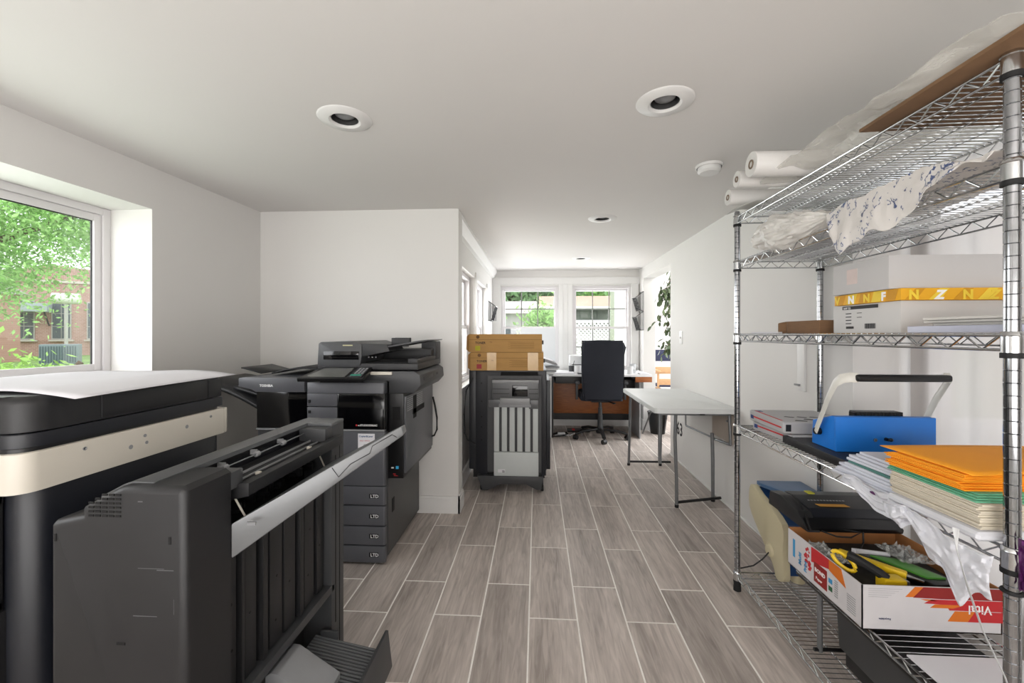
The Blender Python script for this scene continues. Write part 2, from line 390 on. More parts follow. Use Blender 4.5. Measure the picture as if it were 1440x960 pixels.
# baseboards and trims
bb = MB().box(-2.2, -.522, YS-.014, YS, 0, .10).box(-2.2, -.524, YS-.010, YS, .10, .115)
bb.box(-.535, -.521, YS-.014, YS+.14, 0, .10).box(-.535, -.525, YS-.010, YS+.14, .10, .115)
struct('baseboard_stub', bb, trim_m)
struct('baseboard_right', MB().box(XR-.012, XR, 1.92, 4.38, 0, .01).box(XR-.014, XR, 5.47, YF, 0, .13), trim_m)
struct('baseboard_far', MB().box(XL, XR, YF-.014, YF, 0, .12), trim_m)
struct('baseboard_pier', MB().box(XR-.014, XR+.15, 5.456, 5.47, 0, .13), trim_m)
struct('baseboard_passage', MB().box(XL, XL+.014, YS+.14, YF-.014, 0, .12), trim_m)
cr = MB().prism([(XL, H), (XL+.065, H), (XL+.065, H-.035), (XL+.03, H-.10), (XL, H-.11)], YS+.14, YF, 'y')
struct('trim_1', cr, trim_m)
# header board above far windows and casings
t2 = MB().box(XL, XR, YF-.02, YF, 1.89, 1.985, .003).box(-.60, -.49, YF-.02, YF, .6, 1.89, .003).box(.29, .35, YF-.02, YF, .6, 1.89, .003).box(.415, .475, YF-.02, YF, .6, 1.89, .003).box(.35, .415, YF-.012, YF, .6, 1.89).box(1.25, 1.345, YF-.02, YF, .6, 1.89, .003)
t2.box(-.49, .29, YF-.03, YF+.02, .72, .745, .003).box(.475, 1.25, YF-.03, YF+.02, .72, .745, .003)
struct('trim_2', t2, trim_m)
t3 = MB()
for a, b_ in ((3.2, 4.06), (4.21, 4.98)): t3.box(XL-.002, XL+.015, b_, b_+.05, .78, 1.82, .002).box(XL-.002, XL+.02, a-.04, b_+.04, .775, .80, .002)
struct('trim_3', t3, trim_m)

pane_m = glass_mat('window_glass', '#f8f8f8', .06)
def sash_window(name, x0, x1, z0, z1, y, M=None, muntins=True):
    w_ = thing(name, None, None); del_keys = [k for k in ('label', 'category') if k in w_]
    w_['kind'] = 'structure'
    f = MB().frame(x0+.001, x1-.001, y, y+.09, z0+.001, z1-.001, .034)
    if M: f.rot(M)
    part(w_, 'window_frame', f, frame_m)
    zm = (z0+z1)/2
    for nm, a, c_, yy in (('upper_sash', zm-.01, z1-.035, y+.05), ('lower_sash', z0+.035, zm+.02, y+.02)):
        s_ = MB(); X0_, X1_ = x0+.035, x1-.035; r = .022
        s_.frame(X0_, X1_, yy, yy+.029, a, c_, r, r+.006, r+.004)
        if M: s_.rot(M)
        so = part(w_, nm, s_, frame_m)
        gi = MB(); wi = X1_-X0_-2*r
        if muntins:
            for q in (1, 2): gi.box(X0_+r+wi*q/3-.007, X0_+r+wi*q/3+.007, yy+.010, yy+.018, a+r, c_-r)
            gi.box(X0_+r, X1_-r, yy+.010, yy+.018, (a+c_)/2-.007, (a+c_)/2+.007)
            if M: gi.rot(M)
            part(so, 'muntin_grid', gi, mat('grey_muntin', '#8d8e8a', .5))
        gl = MB().box(X0_+r, X1_-r, yy+.020, yy+.023, a+r, c_-r)
        if M: gl.rot(M)
        part(so, 'pane', gl, pane_m)
    return w_
sash_window('window_1', FX[0][0], FX[0][1], ZB, ZT, YF+.02)
sash_window('window_2', FX[1][0], FX[1][1], ZB, ZT, YF+.02)
MW = Matrix.Rotation(PI/2, 4, 'Z')  # x->y , y->-x
sash_window('window_3', 3.2, 4.06, .80, 1.77, -(XL)+.05, MW, False)
sash_window('window_4', 4.21, 4.98, .80, 1.77, -(XL)+.05, MW, False)
# big left picture window
w5 = thing('window_5', None, None); w5['kind'] = 'structure'
f = MB(); X = -.27
def yframe(q, x0, x1, y0, y1, z0, z1, w_, r_=.002):
    q.box(x0, x1, y0, y0+w_, z0, z1, r_).box(x0, x1, y1-w_, y1, z0, z1, r_).box(x0+.0008, x1-.0008, y0+w_, y1-w_, z1-w_, z1, r_).box(x0+.0008, x1-.0008, y0+w_, y1-w_, z0, z0+w_, r_)
yframe(f, X, X+.035, WY2+.001, WY-.001, WB+.001, WT-.001, .035)
part(w5, 'window_frame', f.rot(ML), frame_m)
f = MB(); yframe(f, X+.004, X+.024, WY2+.037, WY-.037, WB+.037, WT-.037, .034)
ss = part(w5, 'sash', f.rot(ML), frame_m)
part(ss, 'gasket', MB().box(X+.006, X+.012, WY2+.03, WY-.07, WT-.076, WT-.07).box(X+.006, X+.012, WY-.076, WY-.07, WB+.07, WT-.07).rot(ML), black)
part(ss, 'pane', MB().box(X+.010, X+.014, WY2+.03, WY-.072, WB+.065, WT-.072).rot(ML), pane_m)

# ceiling fittings
grey_can = mat('can_grey', '#3a3a3a', .5)
names = ['nearer left ceiling, above the big window side', 'nearer right ceiling, ahead of the wire rack', 'middle ceiling of the room, third one back', 'far ceiling just before the end windows']
for (x, y), wh in zip(LP, names):
    g = thing('recessed_light', 'unlit white round recessed downlight in the '+wh, 'ceiling light', (x, y, H))
    part(g, 'trim_ring', MB().lathe([(.052, .0), (.052, -.004), (.06, -.010), (.10, -.004), (.104, -.0005), (.104, 0)], (x, y, H), 40, cap=False), trim_m)
    part(g, 'can', MB().lathe([(.050, 0), (.050, .07), (.046, .075), (.001, .075)], (x, y, H-.002), 32, cap=False), grey_can)
    part(g, 'bulb', MB().lathe([(.001, .006), (.028, .008), (.038, .014), (.040, .05), (.02, .06)], (x, y, H), 24), lgrey)
s = thing('smoke_detector', 'white round smoke detector on the ceiling beside the paper rolls', 'smoke detector', (.876, 2.2, H))
part(s, 'base', MB().lathe([(.065, 0), (.065, -.012), (.060, -.014), (.06, 0)], (.876, 2.2, H), 32), trim_m)
part(s, 'cover', MB().lathe([(.055, -.012), (.055, -.030), (.045, -.040), (.001, -.042)], (.876, 2.2, H), 32), trim_m)
sw = thing('light_switch', 'white light switch on the right wall above the folding table', 'switch', (XR, 4.12, 1.15))
part(sw, 'plate', MB().box(XR-.006, XR, 4.02, 4.10, 1.13, 1.25, .002), trim_m)
part(sw, 'toggle', MB().box(XR-.018, XR-.005, 4.05, 4.07, 1.18, 1.20, .002), trim_m)

# ================= copier at the left edge (nearest) =================
cp = thing('copier', 'dark copier with a cream band at the left edge under a large paper sheet', 'copier', (-1.4, 1.13, 0))
XA, XB, YA, YB = -1.72, -1.08, .846, 1.41
part(cp, 'body', MB().vbox(-1.45, XB-.015, YA+.005, YB, .06, .879, .045).box(XA, -1.45, YA+.06, YB, .06, .879).box(XA, -1.44, YA+.02, YB, .06, .55, .005).box(XA, -1.44, YA+.02, YB, .84, .879), navy)
part(cp, 'front_cover', MB().box(XA, -1.155, YA-.012, YA+.02, .10, .62, .006), dark)
fr = part(cp, 'open_bay', MB().box(XA, -1.155, YA-.010, YA-.002, .625, .64).box(-1.170, -1.155, YA-.012, YA-.0, .62, .872, .002).box(XA, -1.155, YA-.010, YA-.0, .855, .872), dark)
part(fr, 'bay_recess', MB().box(XA, -1.17, YA-.004, YA+.001, .64, .856), void_m)
cab = part(fr, 'wire', MB().tube([(-1.19-.02*i, YA-.012-.004*math.sin(i), .70+.05*math.sin(i*.9)) for i in range(7)], .0018), mat('teal_wire', '#2aa79a', .4), 'teal wire')
part(fr, 'wire', MB().tube([(-1.18-.03*i, YA-.014, .69+.03*math.sin(i*.7+.5)) for i in range(6)], .0016), red, 'red wire')
part(fr, 'hose', MB().tube([(-1.185, YA-.008, .78), (-1.20, YA-.012, .825), (-1.24, YA-.012, .845), (-1.4, YA-.012, .845)], .006), cream, 'cream hose')
bd = MB().slabr(XA, XB, YA-.03, YB-.016, .881, .966, .04, .003)
band = part(cp, 'scanner_band', bd, cream)
sm = MB()
for y, z in ((.945, .951), (1.10, .945), (1.105, .925), (1.335, .952)): sm.lathe([(.0045, 0), (.0045, .002), (.003, .002), (.002, .0005)], (XB-.0005, y, z-.004), 12, 'x')
for y, z in ((1.06, .92), (1.24, .935)): sm.lathe([(.006, 0), (.006, .0006), (.001, .0007)], (XB-.0003, y, z), 12, 'x')
part(band, 'screw', sm, lgrey, kind='stuff')
part(band, 'end_cap', MB().box(XA, XB, YB-.0145, YB, .881, .966, .003), cream)
part(cp, 'scanner_seat', MB().vbox(XA, XB-.012, YA-.02, YB-.005, .966, .974, .04, 0), black)
adf = part(cp, 'document_feeder', MB().slabr(XA, XB-.012, YA-.018, YB-.008, .974, 1.004, .05, .002), navy)
part(cp, 'feeder_cover', MB().slabr(XA, XB-.018, YA-.010, YB-.02, 1.006, 1.084, .055, .018), dark)
part(cp, 'feeder_flap', MB().box(XB-.022, XB-.015, 1.0, 1.34, 1.010, 1.068, .002), dark)
part(cp, 'feeder_end', MB().box(XB-.05, XB-.014, 1.345, YB-.008, 1.006, 1.066, .004), dark)
v = MB()
for i in range(6):
    for j in range(2): v.box(-1.166-.03*j-.026, -1.166-.03*j, YA-.0115, YA-.0095, 1.018+.0075*i, 1.0215+.0075*i)
part(cp, 'vent_slot', v, void_m, kind='stuff')
part(cp, 'caster', MB().lathe([(.03, -.012), (.03, .012)], (-1.15, YA+.06, .031), 16, 'x').box(-1.18, -1.12, YA+.03, YA+.1, .055, .062), rubber)
part(cp, 'caster', MB().lathe([(.03, -.012), (.03, .012)], (-1.15, YB-.06, .031), 16, 'x').box(-1.18, -1.12, YB-.1, YB-.03, .055, .062), rubber)
def shf(u, v_):
    x = -1.66+u*.635; y = .875+v_*.50
    z = 1.0905 - .020*max(0, (u-.72)/.28)**1.5*(1-.35*v_) + .003*math.sin(u*7+v_*2)
    if u < .25: z -= .012*((.25-u)/.25)
    return (x+.0*v_, y+.012*math.sin(u*3), z+.0045)
solo('paper_sheet', MB().grid(shf, 30, 12), paper, 'large blank white sheet curling over the top of the nearest left copier', 'paper', solid=.0016)

# ================= finisher (nearest, big charcoal unit) =================
fn = thing('finisher', 'large charcoal paper finisher with tilted silver tray, nearest to the viewer', 'finisher', (-.85, 1.15, 0))
FA, FB = .80, 1.49
prof = [(-.70, .34), (-.70, .905), (-.712, .914), (-.832, .914), (-.85, .908), (-.925, .868), (-.925, .852), (-.985, .840), (-.993, .832), (-.993, .35), (-.955, .35), (-.955, .10), (-.70, .10)]
t = bmesh.new()
A_ = [t.verts.new((p[0], FA, p[1])) for p in prof]; B_ = [t.verts.new((p[0], .925, p[1])) for p in prof]; k = len(prof)
t.faces.new(A_); t.faces.new(B_[::-1])
for i in range(k): t.faces.new((A_[i], B_[i], B_[(i+1) % k], A_[(i+1) % k]))
bmesh.ops.recalc_face_normals(t, faces=t.faces)
ed = [e for e in t.edges if all(abs(v.co.y-FA) < 1e-5 for v in e.verts)]
ed += [e for e in t.edges if abs(e.verts[0].co.z-e.verts[1].co.z) < 1e-5 and abs(e.verts[0].co.y-e.verts[1].co.y) > .05 and 0]
bmesh.ops.bevel(t, geom=ed, offset=.016, segments=4, affect='EDGES', profile=.5)
q = MB(); q._mv(t)
body = part(fn, 'front_housing', q, dark)
v = MB()
for i in range(6):
    for j in range(5):
        v.box(-.905+.0145*j, -.894+.0145*j, FA-.0012, FA+.001, .852+.0085*i, .856+.0085*i) if (-.905+.0145*j) > -.92+.06*max(0, (i-2.2)/4) else None
part(body, 'vent_slot', v, void_m, kind='stuff')
part(body, 'latch_slot', MB().box(-.979, -.975, FA-.0012, FA+.001, .800, .815).box(-.735, -.730, FA-.0012, FA+.001, .800, .815).box(-.845, -.827, FA-.0012, FA+.001, .595, .600), void_m)
sc_m = mat('scuff', '#5f6062', .6)
scf = MB()
for x0, z0, x1, z1 in ((-.80, .750, -.745, .7505), (-.76, .747, -.725, .748), (-.81, .655, -.76, .654), (-.7245, .69, -.724, .66), (-.80, .885, -.79, .883)):
    scf.box(min(x0, x1), max(x0, x1), FA-.0006, FA+.001, min(z0, z1), max(z0, z1)+.0003)
part(body, 'scuff_mark', scf, sc_m, 'pale scratch marks')
# rear body with the cavities
q = MB().box(-.955, -.80, .925, FB, .10, .86).box(-.955, -.75, .925, FB, .33, .36)
q.prism([(-.79, .9), (-.79, .914), (-.832, .914), (-.85, .908), (-.925, .868), (-.925, .80), (-.84, .80)], .925, FB, 'y')
part(fn, 'core', q, dark)
part(fn, 'top_cover', MB().prism([(-.785, .905), (-.785, .916), (-.83, .917), (-.85, .911), (-.90, .885), (-.90, .88), (-.84, .895)], .80+.02, FB-.002, 'y').box(-.80, -.70, 1.40, FB, .905, .916, .003), lgrey if False else mat('top_grey_plastic', '#5d5f61', .35, var=.06))
fp = part(fn, 'rear_post', MB().box(-.80, -.70, 1.40, FB, .10, .906, .004), grey)
part(fp, 'groove', MB().box(-.701, -.699, 1.425, 1.43, .22, .80).box(-.701, -.699, 1.455, 1.458, .12, .86), void_m)
part(fn, 'slot_cheek', MB().box(-.79, -.699, 1.355, 1.402, .862, .906, .004).box(-.79, -.699, .925, .965, .862, .903, .004), grey)
part(fn, 'slot_back', MB().box(-.80, -.795, .96, 1.36, .80, .905), navy)
lg = part(fn, 'exit_ledge', MB().prism([(-.79, .868), (-.72, .860), (-.69, .872), (-.672, .872), (-.672, .842), (-.70, .835), (-.79, .835)], .945, 1.42, 'y', .002), dark)
part(lg, 'guide_rib', MB().box(-.728, -.724, .96, 1.38, .862, .866).box(-.752, -.749, .96, 1.38, .864, .870), lgrey)
rl = MB()
part(lg, 'pad', MB().box(-.716, -.704, 1.03, 1.04, .863, .870, .001).box(-.716, -.704, 1.27, 1.28, .863, .870, .001), cream)
for y in (1.0, 1.12, 1.24):
    part(fn, 'feed_roller', MB().lathe([(.006, -.008), (.0075, -.006), (.0075, .006), (.006, .008)], (-.772, y, .890), 16, 'y').box(-.79, -.772, y-.003, y+.003, .888, .902), lgrey)
part(fn, 'roller_shaft', MB().rod((-.772, .95, .890), (-.772, 1.37, .890), .002), steel)
cm = MB(); random.seed(3)
for i in range(26):
    y = .96+i*.0165; cm.box(-.79, -.788+random.uniform(.01, .045), y, y+random.uniform(.006, .014), .765+random.uniform(0, .01), .775+random.uniform(0, .02), .001)
part(fn, 'mechanism', cm, mat('mech_dark', '#1b1b1d', .4, var=.4, scale=80), kind='stuff')
part(fn, 'staple_cavity', MB().box(-.80, -.797, .93, 1.40, .72, .838).box(-.80, -.70, .93, 1.40, .716, .722), void_m)
for y in (.955, 1.335):
    part(fn, 'lever', MB().rod((-.712, y, .832), (-.702, y+.02, .782), .0025), cream, 'pale lever')
# ribbed front panel below the tray
rp_ = part(fn, 'ribbed_panel', MB().box(-.745, -.735, .925, 1.40, .36, .722), dark)
x_ = MB()
for y0, y1 in ((.935, .972), (.982, .992), (1.002, 1.045), (1.062, 1.082), (1.10, 1.155), (1.165, 1.22), (1.235, 1.255), (1.27, 1.325), (1.345, 1.385)):
    part(rp_, 'rib', MB().box(-.737, -.722 if y1-y0 > .03 else -.715, y0, y1, .365, .718, .002), dark)
h = MB()
for y, z in ((.955, .58), (.957, .47), (1.02, .52), (1.125, .43), (1.13, .55), (1.19, .50), (1.29, .46), (1.30, .60), (1.36, .52)): h.lathe([(.0035, 0), (.0035, .0008), (.001, .0009)], (-.7222, y, z), 10, 'x')
part(rp_, 'hole', h, void_m, kind='stuff')
part(fn, 'lower_rail', MB().box(-.745, -.70, .925, 1.42, .335, .362, .003), grey)
part(fn, 'base_plinth', MB().box(-.955, -.76, .83, FB-.02, .055, .105), black)
for y in (.86, 1.43):
    for x in (-.93, -.73): part(fn, 'caster', MB().lathe([(.026, -.011), (.028, 0), (.026, .011)], (x, y, .028), 14, 'x').box(x-.012, x+.012, y-.012, y+.012, .04, .10), rubber)
# tilted silver tray
FB0, FT0 = Vector((-.70, .925, .705)), Vector((-.70, .925, .785)); FB1, FT1 = Vector((-.36, 1.12, .948)), Vector((-.365, 1.12, .972))
BB0, BT0 = Vector((-.70, 1.40, .705)), Vector((-.70, 1.40, .785)); BB1, BT1 = Vector((-.44, 1.40, .892)), Vector((-.445, 1.40, .916))
q = MB(); vv = [q.b.verts.new(p) for p in (FB0, FB1, FT1, FT0, BB0, BB1, BT1, BT0)]
for f_ in ((0, 1, 2, 3), (5, 4, 7, 6), (1, 5, 6, 2), (4, 0, 3, 7), (3, 2, 6, 7), (4, 5, 1, 0)): q.b.faces.new([vv[i] for i in f_])
bmesh.ops.bevel(q.b, geom=q.b.edges[:], offset=.004, segments=2, affect='EDGES', profile=.6)
tr = part(fn, 'stacking_tray', q, silver)
def fp3(s_, h_):
    p = FB0.lerp(FB1, s_).lerp(FT0.lerp(FT1, s_), h_); return p+Vector((.0006, -.0009, 0))
part(tr, 'panel_line', MB().tube([fp3(.55, .92), fp3(.585, .25), fp3(.66, .52), fp3(.78, .40), fp3(.80, .80), fp3(.93, .75), fp3(.955, .25)], .0010, 5), black)
part(tr, 'sheet_stop', MB().box(-.66, -.64, .922, .9265, .785, .792), lgrey)
# lower ribbed tray with end stop and hinge arm
lt = part(fn, 'lower_tray', MB().prism([(-.74, .215), (-.74, .20), (-.50, .155), (-.50, .17)], .93, 1.37, 'y', .002), grey)
rb = MB()
for i in range(34):
    y = .945+i*.0125; rb.prism([(-.735, .2145), (-.735, .2185), (-.505, .1740), (-.505, .170)], y, y+.006, 'y')
part(lt, 'tray_ribs', rb, mat('rib_grey', '#6c6e70', .4), kind='stuff')
part(fn, 'tray_end_stop', MB().prism([(-.502, .12), (-.502, .240), (-.492, .240), (-.478, .12)], .93, 1.37, 'y', .002), grey)
part(fn, 'hinge_arm', MB().prism([(-.75, .275), (-.735, .285), (-.715, .283), (-.59, .205), (-.59, .165), (-.66, .175), (-.70, .225), (-.735, .22), (-.75, .235)], 1.12, 1.235, 'y', .004), lgrey)
part(fn, 'tray_clip', MB().box(-.72, -.66, 1.362, 1.372, .205, .232, .003), grey)

# ================= copier against the stub wall =================
tb = thing('copier', 'tall black and grey copier with four lower drawers against the stub wall', 'copier', (-1.1, 2.5, 0))
Y0, Y1 = 2.185, 2.82; XC, XD = -1.235, -.80
part(tb, 'base_cabinet', MB().box(-1.50, XD, Y0+.012, Y1, .03, .70, .003), grey)
part(tb, 'side_panel', MB().box(XD-.002, XD+.003, Y0+.035, Y1-.01, .035, .44, .001), mat('side_grey', '#4b4a49', .5, var=.05))
part(tb, 'side_handle', MB().box(XD+.002, XD+.005, 2.275, 2.315, .24, .315, .001), void_m)
for i, (a, b_) in enumerate(((.012, .100), (.105, .203), (.208, .311), (.316, .415))):
    d = part(tb, 'paper_drawer', MB().vbox(-1.22, XD+.001, Y0-.008, Y0+.02, a+.003, b_, .012, .002), grey2)
    part(d, 'drawer_tag', MB().box(-.885, -.835, Y0-.0095, Y0-.007, (a+b_)/2-.012, (a+b_)/2+.012, .0005), black)
    text(d, 'drawer_mark', 'LTD', .024, (-.878, Y0-.0100, (a+b_)/2-.008), (1, 0, 0), (0, 0, 1), wht_print, bold=.02)
part(tb, 'large_drawer', MB().vbox(-1.22, XD+.001, Y0-.008, Y0+.02, .420, .706, .014, .002), grey2)
part(tb, 'chrome_strip', MB().box(-1.505, XD-.002, Y0-.010, Y0+.01, .708, .716, .001), lgrey)
stk = part(tb, 'service_sticker', MB().box(-.945, -.855, Y0-.0094, Y0-.0075, .60, .695), paper, 'white service sticker')
text(stk, 'sticker_text', 'Copier&Laser', .0135, (-.94, Y0-.0098, .677), (1, 0, 0), (0, 0, 1), mat('blue_print', '#1d4f7c', .6), bold=.02)
text(stk, 'sticker_text', 'SALES  SERVICE', .008, (-.935, Y0-.0098, .655), (1, 0, 0), (0, 0, 1), red)
text(stk, 'sticker_text', 'CALL', .012, (-.90, Y0-.0098, .632), (1, 0, 0), (0, 0, 1), blk_print, bold=.02, align='CENTER')
text(stk, 'sticker_text', '1-888', .013, (-.94, Y0-.0098, .612), (1, 0, 0), (0, 0, 1), blk_print, bold=.02)
part(tb, 'upper_body', MB().box(-1.50, XD-.01, Y0+.03, Y1, .70, .97), grey)
part(tb, 'feet', MB().box(-1.18, -1.14, Y0+.03, Y0+.07, 0, .035).box(-.86, -.82, Y0+.03, Y0+.07, 0, .035).box(-1.48, -.82, Y1-.1, Y1-.05, 0, .035), rubber)
part(tb, 'front_door', MB().box(-1.225, -1.06, Y0-.006, Y0+.03, .722, .832, .003).box(-1.225, -1.06, Y0-.006, Y0+.03, .836, .905, .003), grey2)
part(tb, 'door_button', MB().box(-1.218, -1.205, Y0-.009, Y0, .80, .815, .001).box(-1.218, -1.206, Y0-.009, Y0, .855, .872, .001), void_m)
bp_ = part(tb, 'gloss_panel', MB().vbox(-1.06, XD+.001, Y0-.009, Y0+.03, .720, .905, .008, .001), gloss_black)
text(bp_, 'model_mark', 'e-STUDIO5506AC', .0135, (-.945, Y0-.0105, .735), (1, 0, 0), (0, 0, 1), wht_print, bold=.02)
part(bp_, 'red_mark', MB().box(-.957, -.949, Y0-.0105, Y0-.008, .735, .744), red)
part(tb, 'front_strip', MB().vbox(-1.225, XD-.002, Y0-.014, Y0+.04, .908, .965, .012, .003), grey2)
# finisher box on the left of it
fb = part(tb, 'side_finisher', MB().box(-1.505, -1.232, Y0-.004, Y1-.02, .718, .912, .002), gloss_black)
fs = part(tb, 'finisher_top', MB().prism([(-1.60, .94), (-1.60, .985), (-1.57, .99), (-1.235, .985), (-1.235, .912), (-1.505, .912), (-1.53, .925)], Y0-.014, Y1-.02, 'y', .003), grey2)
text(fs, 'maker_mark', 'TOSHIBA', .018, (-1.482, Y0-.0155, .940), (1, 0, 0), (0, 0, 1), wht_print, bold=.03)
part(tb, 'finisher_lower', MB().box(-1.505, -1.232, Y0+.004, Y1-.02, .05, .706, .003), grey)
part(tb, 'output_tray', MB().grid(lambda u, v_: (-1.50+.30*u, 2.30+.45*v_, 1.0+.03*math.sin(u*2.6)+.004*v_), 10, 2), dark, solid=.008)
part(tb, 'output_tray', MB().grid(lambda u, v_: (-1.68+.12*u, 2.30+.28*v_, 1.03-.03*u), 3, 2), dark, solid=.006)
part(tb, 'output_tray', MB().grid(lambda u, v_: (-1.90+.40*u, 2.22+.42*v_, .955-.15*u**1.6), 10, 2), dark, solid=.02, label='long curved lower tray')
part(tb, 'output_tray', MB().grid(lambda u, v_: (-1.68+.18*u, 2.24+.36*v_, .925-.05*u), 4, 2), dark, solid=.018)
# control panel
pnl = part(tb, 'control_panel', MB().rot(Matrix.Identity(4)).prism([(-1.235, 2.10), (-.885, 2.10), (-.90, 2.26), (-1.17, 2.26)], -.01, .01, 'z', .003).rot(Matrix.Translation((0, 2.1, .985)) @ Matrix.Rotation(math.radians(17), 4, 'X') @ Matrix.Translation((0, -2.1, 0))), black)
Mp = Matrix.Translation((0, 2.1, .985)) @ Matrix.Rotation(math.radians(17), 4, 'X') @ Matrix.Translation((0, -2.1, 0))
part(pnl, 'touch_screen', MB().prism([(-1.195, 2.12), (-.99, 2.12), (-.99, 2.24), (-1.15, 2.24)], .010, .0115, 'z').rot(Mp), mat('screen_glass', '#6d6e6b', .12, var=.02))
kp = part(pnl, 'keypad', MB().prism([(-.975, 2.115), (-.90, 2.115), (-.905, 2.25), (-.965, 2.25)], .010, .0135, 'z').rot(Mp), grey)
kb = MB()
for i in range(3):
    for j in range(4): kb.box(-.955+.018*i, -.943+.018*i, 2.155+.022*j, 2.169+.022*j, .0135, .016, .001)
part(kp, 'key', kb.rot(Mp), lgrey, kind='stuff')
part(kp, 'key', MB().box(-.965, -.91, 2.13, 2.145, .0135, .0155, .001).rot(Mp), mat('teal_key', '#3f9a84', .5), 'teal key')
part(pnl, 'panel_arm', MB().box(-1.15, -.95, 2.17, 2.24, .965, .99, .003), black)
# scanner deck, feeder
part(tb, 'scanner_deck', MB().prism([(-1.20, .966), (-1.18, 1.02), (-.66, 1.02), (-.63, 1.0), (-.625, .945), (-.66, .905), (-.80, .90), (-.80, .966)], 2.235, 2.80, 'y', .003), grey)
part(tb, 'deck_vent', MB().box(-.6262, -.624, 2.30, 2.5, .965, .985, .001).box(-.6262, -.624, 2.6, 2.66, .97, .985, .001), grey)
part(tb, 'wood_rest', MB().box(-.90, -.78, 2.225, 2.26, 1.0, 1.018, .005), cream, 'pale cream pad')
ad = part(tb, 'document_feeder', MB().box(-1.205, -.645, 2.25, 2.79, 1.026, 1.062, .005).box(-.70, -.647, 2.25, 2.79, 1.062, 1.088, .004).box(-.74, -.645, 2.66, 2.79, 1.062, 1.175, .006).box(-.98, -.66, 2.60, 2.79, 1.062, 1.13, .006), dark)
fd = part(tb, 'feed_unit', MB().prism([(-1.205, 1.045), (-1.198, 1.17), (-1.185, 1.178), (-1.01, 1.182), (-.955, 1.165), (-.955, 1.10), (-.965, 1.045)], 2.245, 2.78, 'y', .006), grey)
part(fd, 'feed_window', MB().box(-1.168, -.97, 2.241, 2.247, 1.082, 1.128, .001), gloss_black)
part(fd, 'feed_label', MB().box(-1.06, -1.005, 2.2425, 2.246, 1.157, 1.163), mat('pale_label', '#b9b48c', .5), 'pale yellow label')  # thin pale yellow label on the feed unit front
part(fd, 'feed_wedge', MB().prism([(-.965, 1.10), (-.96, 1.172), (-.82, 1.165), (-.80, 1.128), (-.94, 1.10)], 2.25, 2.50, 'y', .003), dark)
part(fd, 'inner_gap', MB().box(-.955, -.70, 2.30, 2.60, 1.062, 1.066), void_m)
for i in range(3): part(fd, 'screw', MB().lathe([(.004, 0), (.004, -.002), (.002, -.003)], (-.935+.02*i, 2.296, 1.093), 10, 'y'), lgrey)
itray = part(tb, 'input_tray', MB().prism([(-.86, 1.142), (-.86, 1.150), (-.64, 1.186), (-.59, 1.192), (-.59, 1.186), (-.80, 1.150)], 2.26, 2.60, 'y', .002), grey)
part(itray, 'paper_guide', MB().box(-.83, -.73, 2.36, 2.375, 1.15, 1.20, .003).box(-.86, -.76, 2.5, 2.515, 1.155, 1.20, .004), dark)
# side feeding unit on the right
du = part(tb, 'side_unit', MB().box(XD-.01, -.716, 2.225, 2.83, .445, .902, .004), black)
part(du, 'side_cover', MB().box(-.718, -.706, 2.235, 2.82, .47, .885, .003), grey2)
lv = MB()
for i in range(7): lv.box(-.7065, -.7045, 2.255, 2.36, .80+.011*i, .805+.011*i)
for i in range(7): lv.box(-.7065, -.7045, 2.44, 2.56, .80+.011*i, .805+.011*i)
part(du, 'louvre', lv, lgrey, kind='stuff')
part(du, 'latch_recess', MB().box(-.7065, -.7042, 2.37, 2.43, .74, .87).box(-.7065, -.7042, 2.36, 2.60, .765, .795).box(-.775, -.735, 2.222, 2.226, .76, .83, .001), void_m)
part(du, 'blue_sticker', MB().box(-.757, -.742, 2.2225, 2.226, .497, .512), mat('blue_label', '#3aa7d9', .5), 'blue square sticker')
part(du, 'white_sticker', MB().box(-.782, -.769, 2.2225, 2.226, .499, .506), wht_print)
part(du, 'red_sticker', MB().box(-.772, -.757, 2.2225, 2.226, .468, .471).box(-.768, -.746, 2.2225, 2.226, .459, .462), red)
part(tb, 'power_cable', MB().tube([(-.70, 2.80, .80), (-.685, 2.80, .74), (-.672, 2.80, .66), (-.672, 2.80, .58), (-.69, 2.80, .54), (-.73, 2.80, .53)], .006, 8), rubber)

# ================= finisher with toner cartons =================
f3 = thing('finisher', 'navy-black finisher with white slatted face standing behind the stub wall under the cartons', 'finisher', (-.24, 3.5, 0))
G0 = 3.27
part(f3, 'housing', MB().box(-.53, .075, G0+.02, 3.82, .16, .942, .006).box(-.53, -.475, G0, G0+.03, .17, .942, .005), navy)
part(f3, 'front_frame', MB().prism([(-.475, .942), (-.475, .17), (-.42, .12), (-.385, .12), (-.385, .90), (.035, .90), (.035, .13), (.07, .13), (.07, .942)], G0-.012, G0+.02, 'y', .002), navy)
part(f3, 'side_column', MB().box(.075, .105, G0+.05, 3.80, .16, .86, .004), navy)
sp = MB()
for i in range(4): sp.box(-.30+.10*i, -.24+.10*i, G0-.006, G0+.02, .905, .925, .002)
part(f3, 'exit_slot', MB().box(-.26-.02, .01, G0-.014, G0-.010, .90, .93), void_m)
part(f3, 'exit_guide', sp, grey)
part(f3, 'inner_panel', MB().box(-.39, .04, G0-.004, G0+.01, .15, .90), grey)
tu = part(f3, 'tray_unit', MB().box(-.345, .015, G0-.055, G0-.012, .72, .868, .012).box(-.37, -.235, G0-.050, G0-.01, .66, .72, .004).box(-.06, .012, G0-.05, G0-.01, .65, .72, .004), mat('unit_grey', '#5c5d5f', .35))
part(tu, 'unit_trim', MB().box(-.345, .015, G0-.058, G0-.012, .845, .872, .006), lgrey)
part(tu, 'paper_window', MB().box(-.19, -.07, G0-.057, G0-.05, .745, .83, .003), gloss_black)
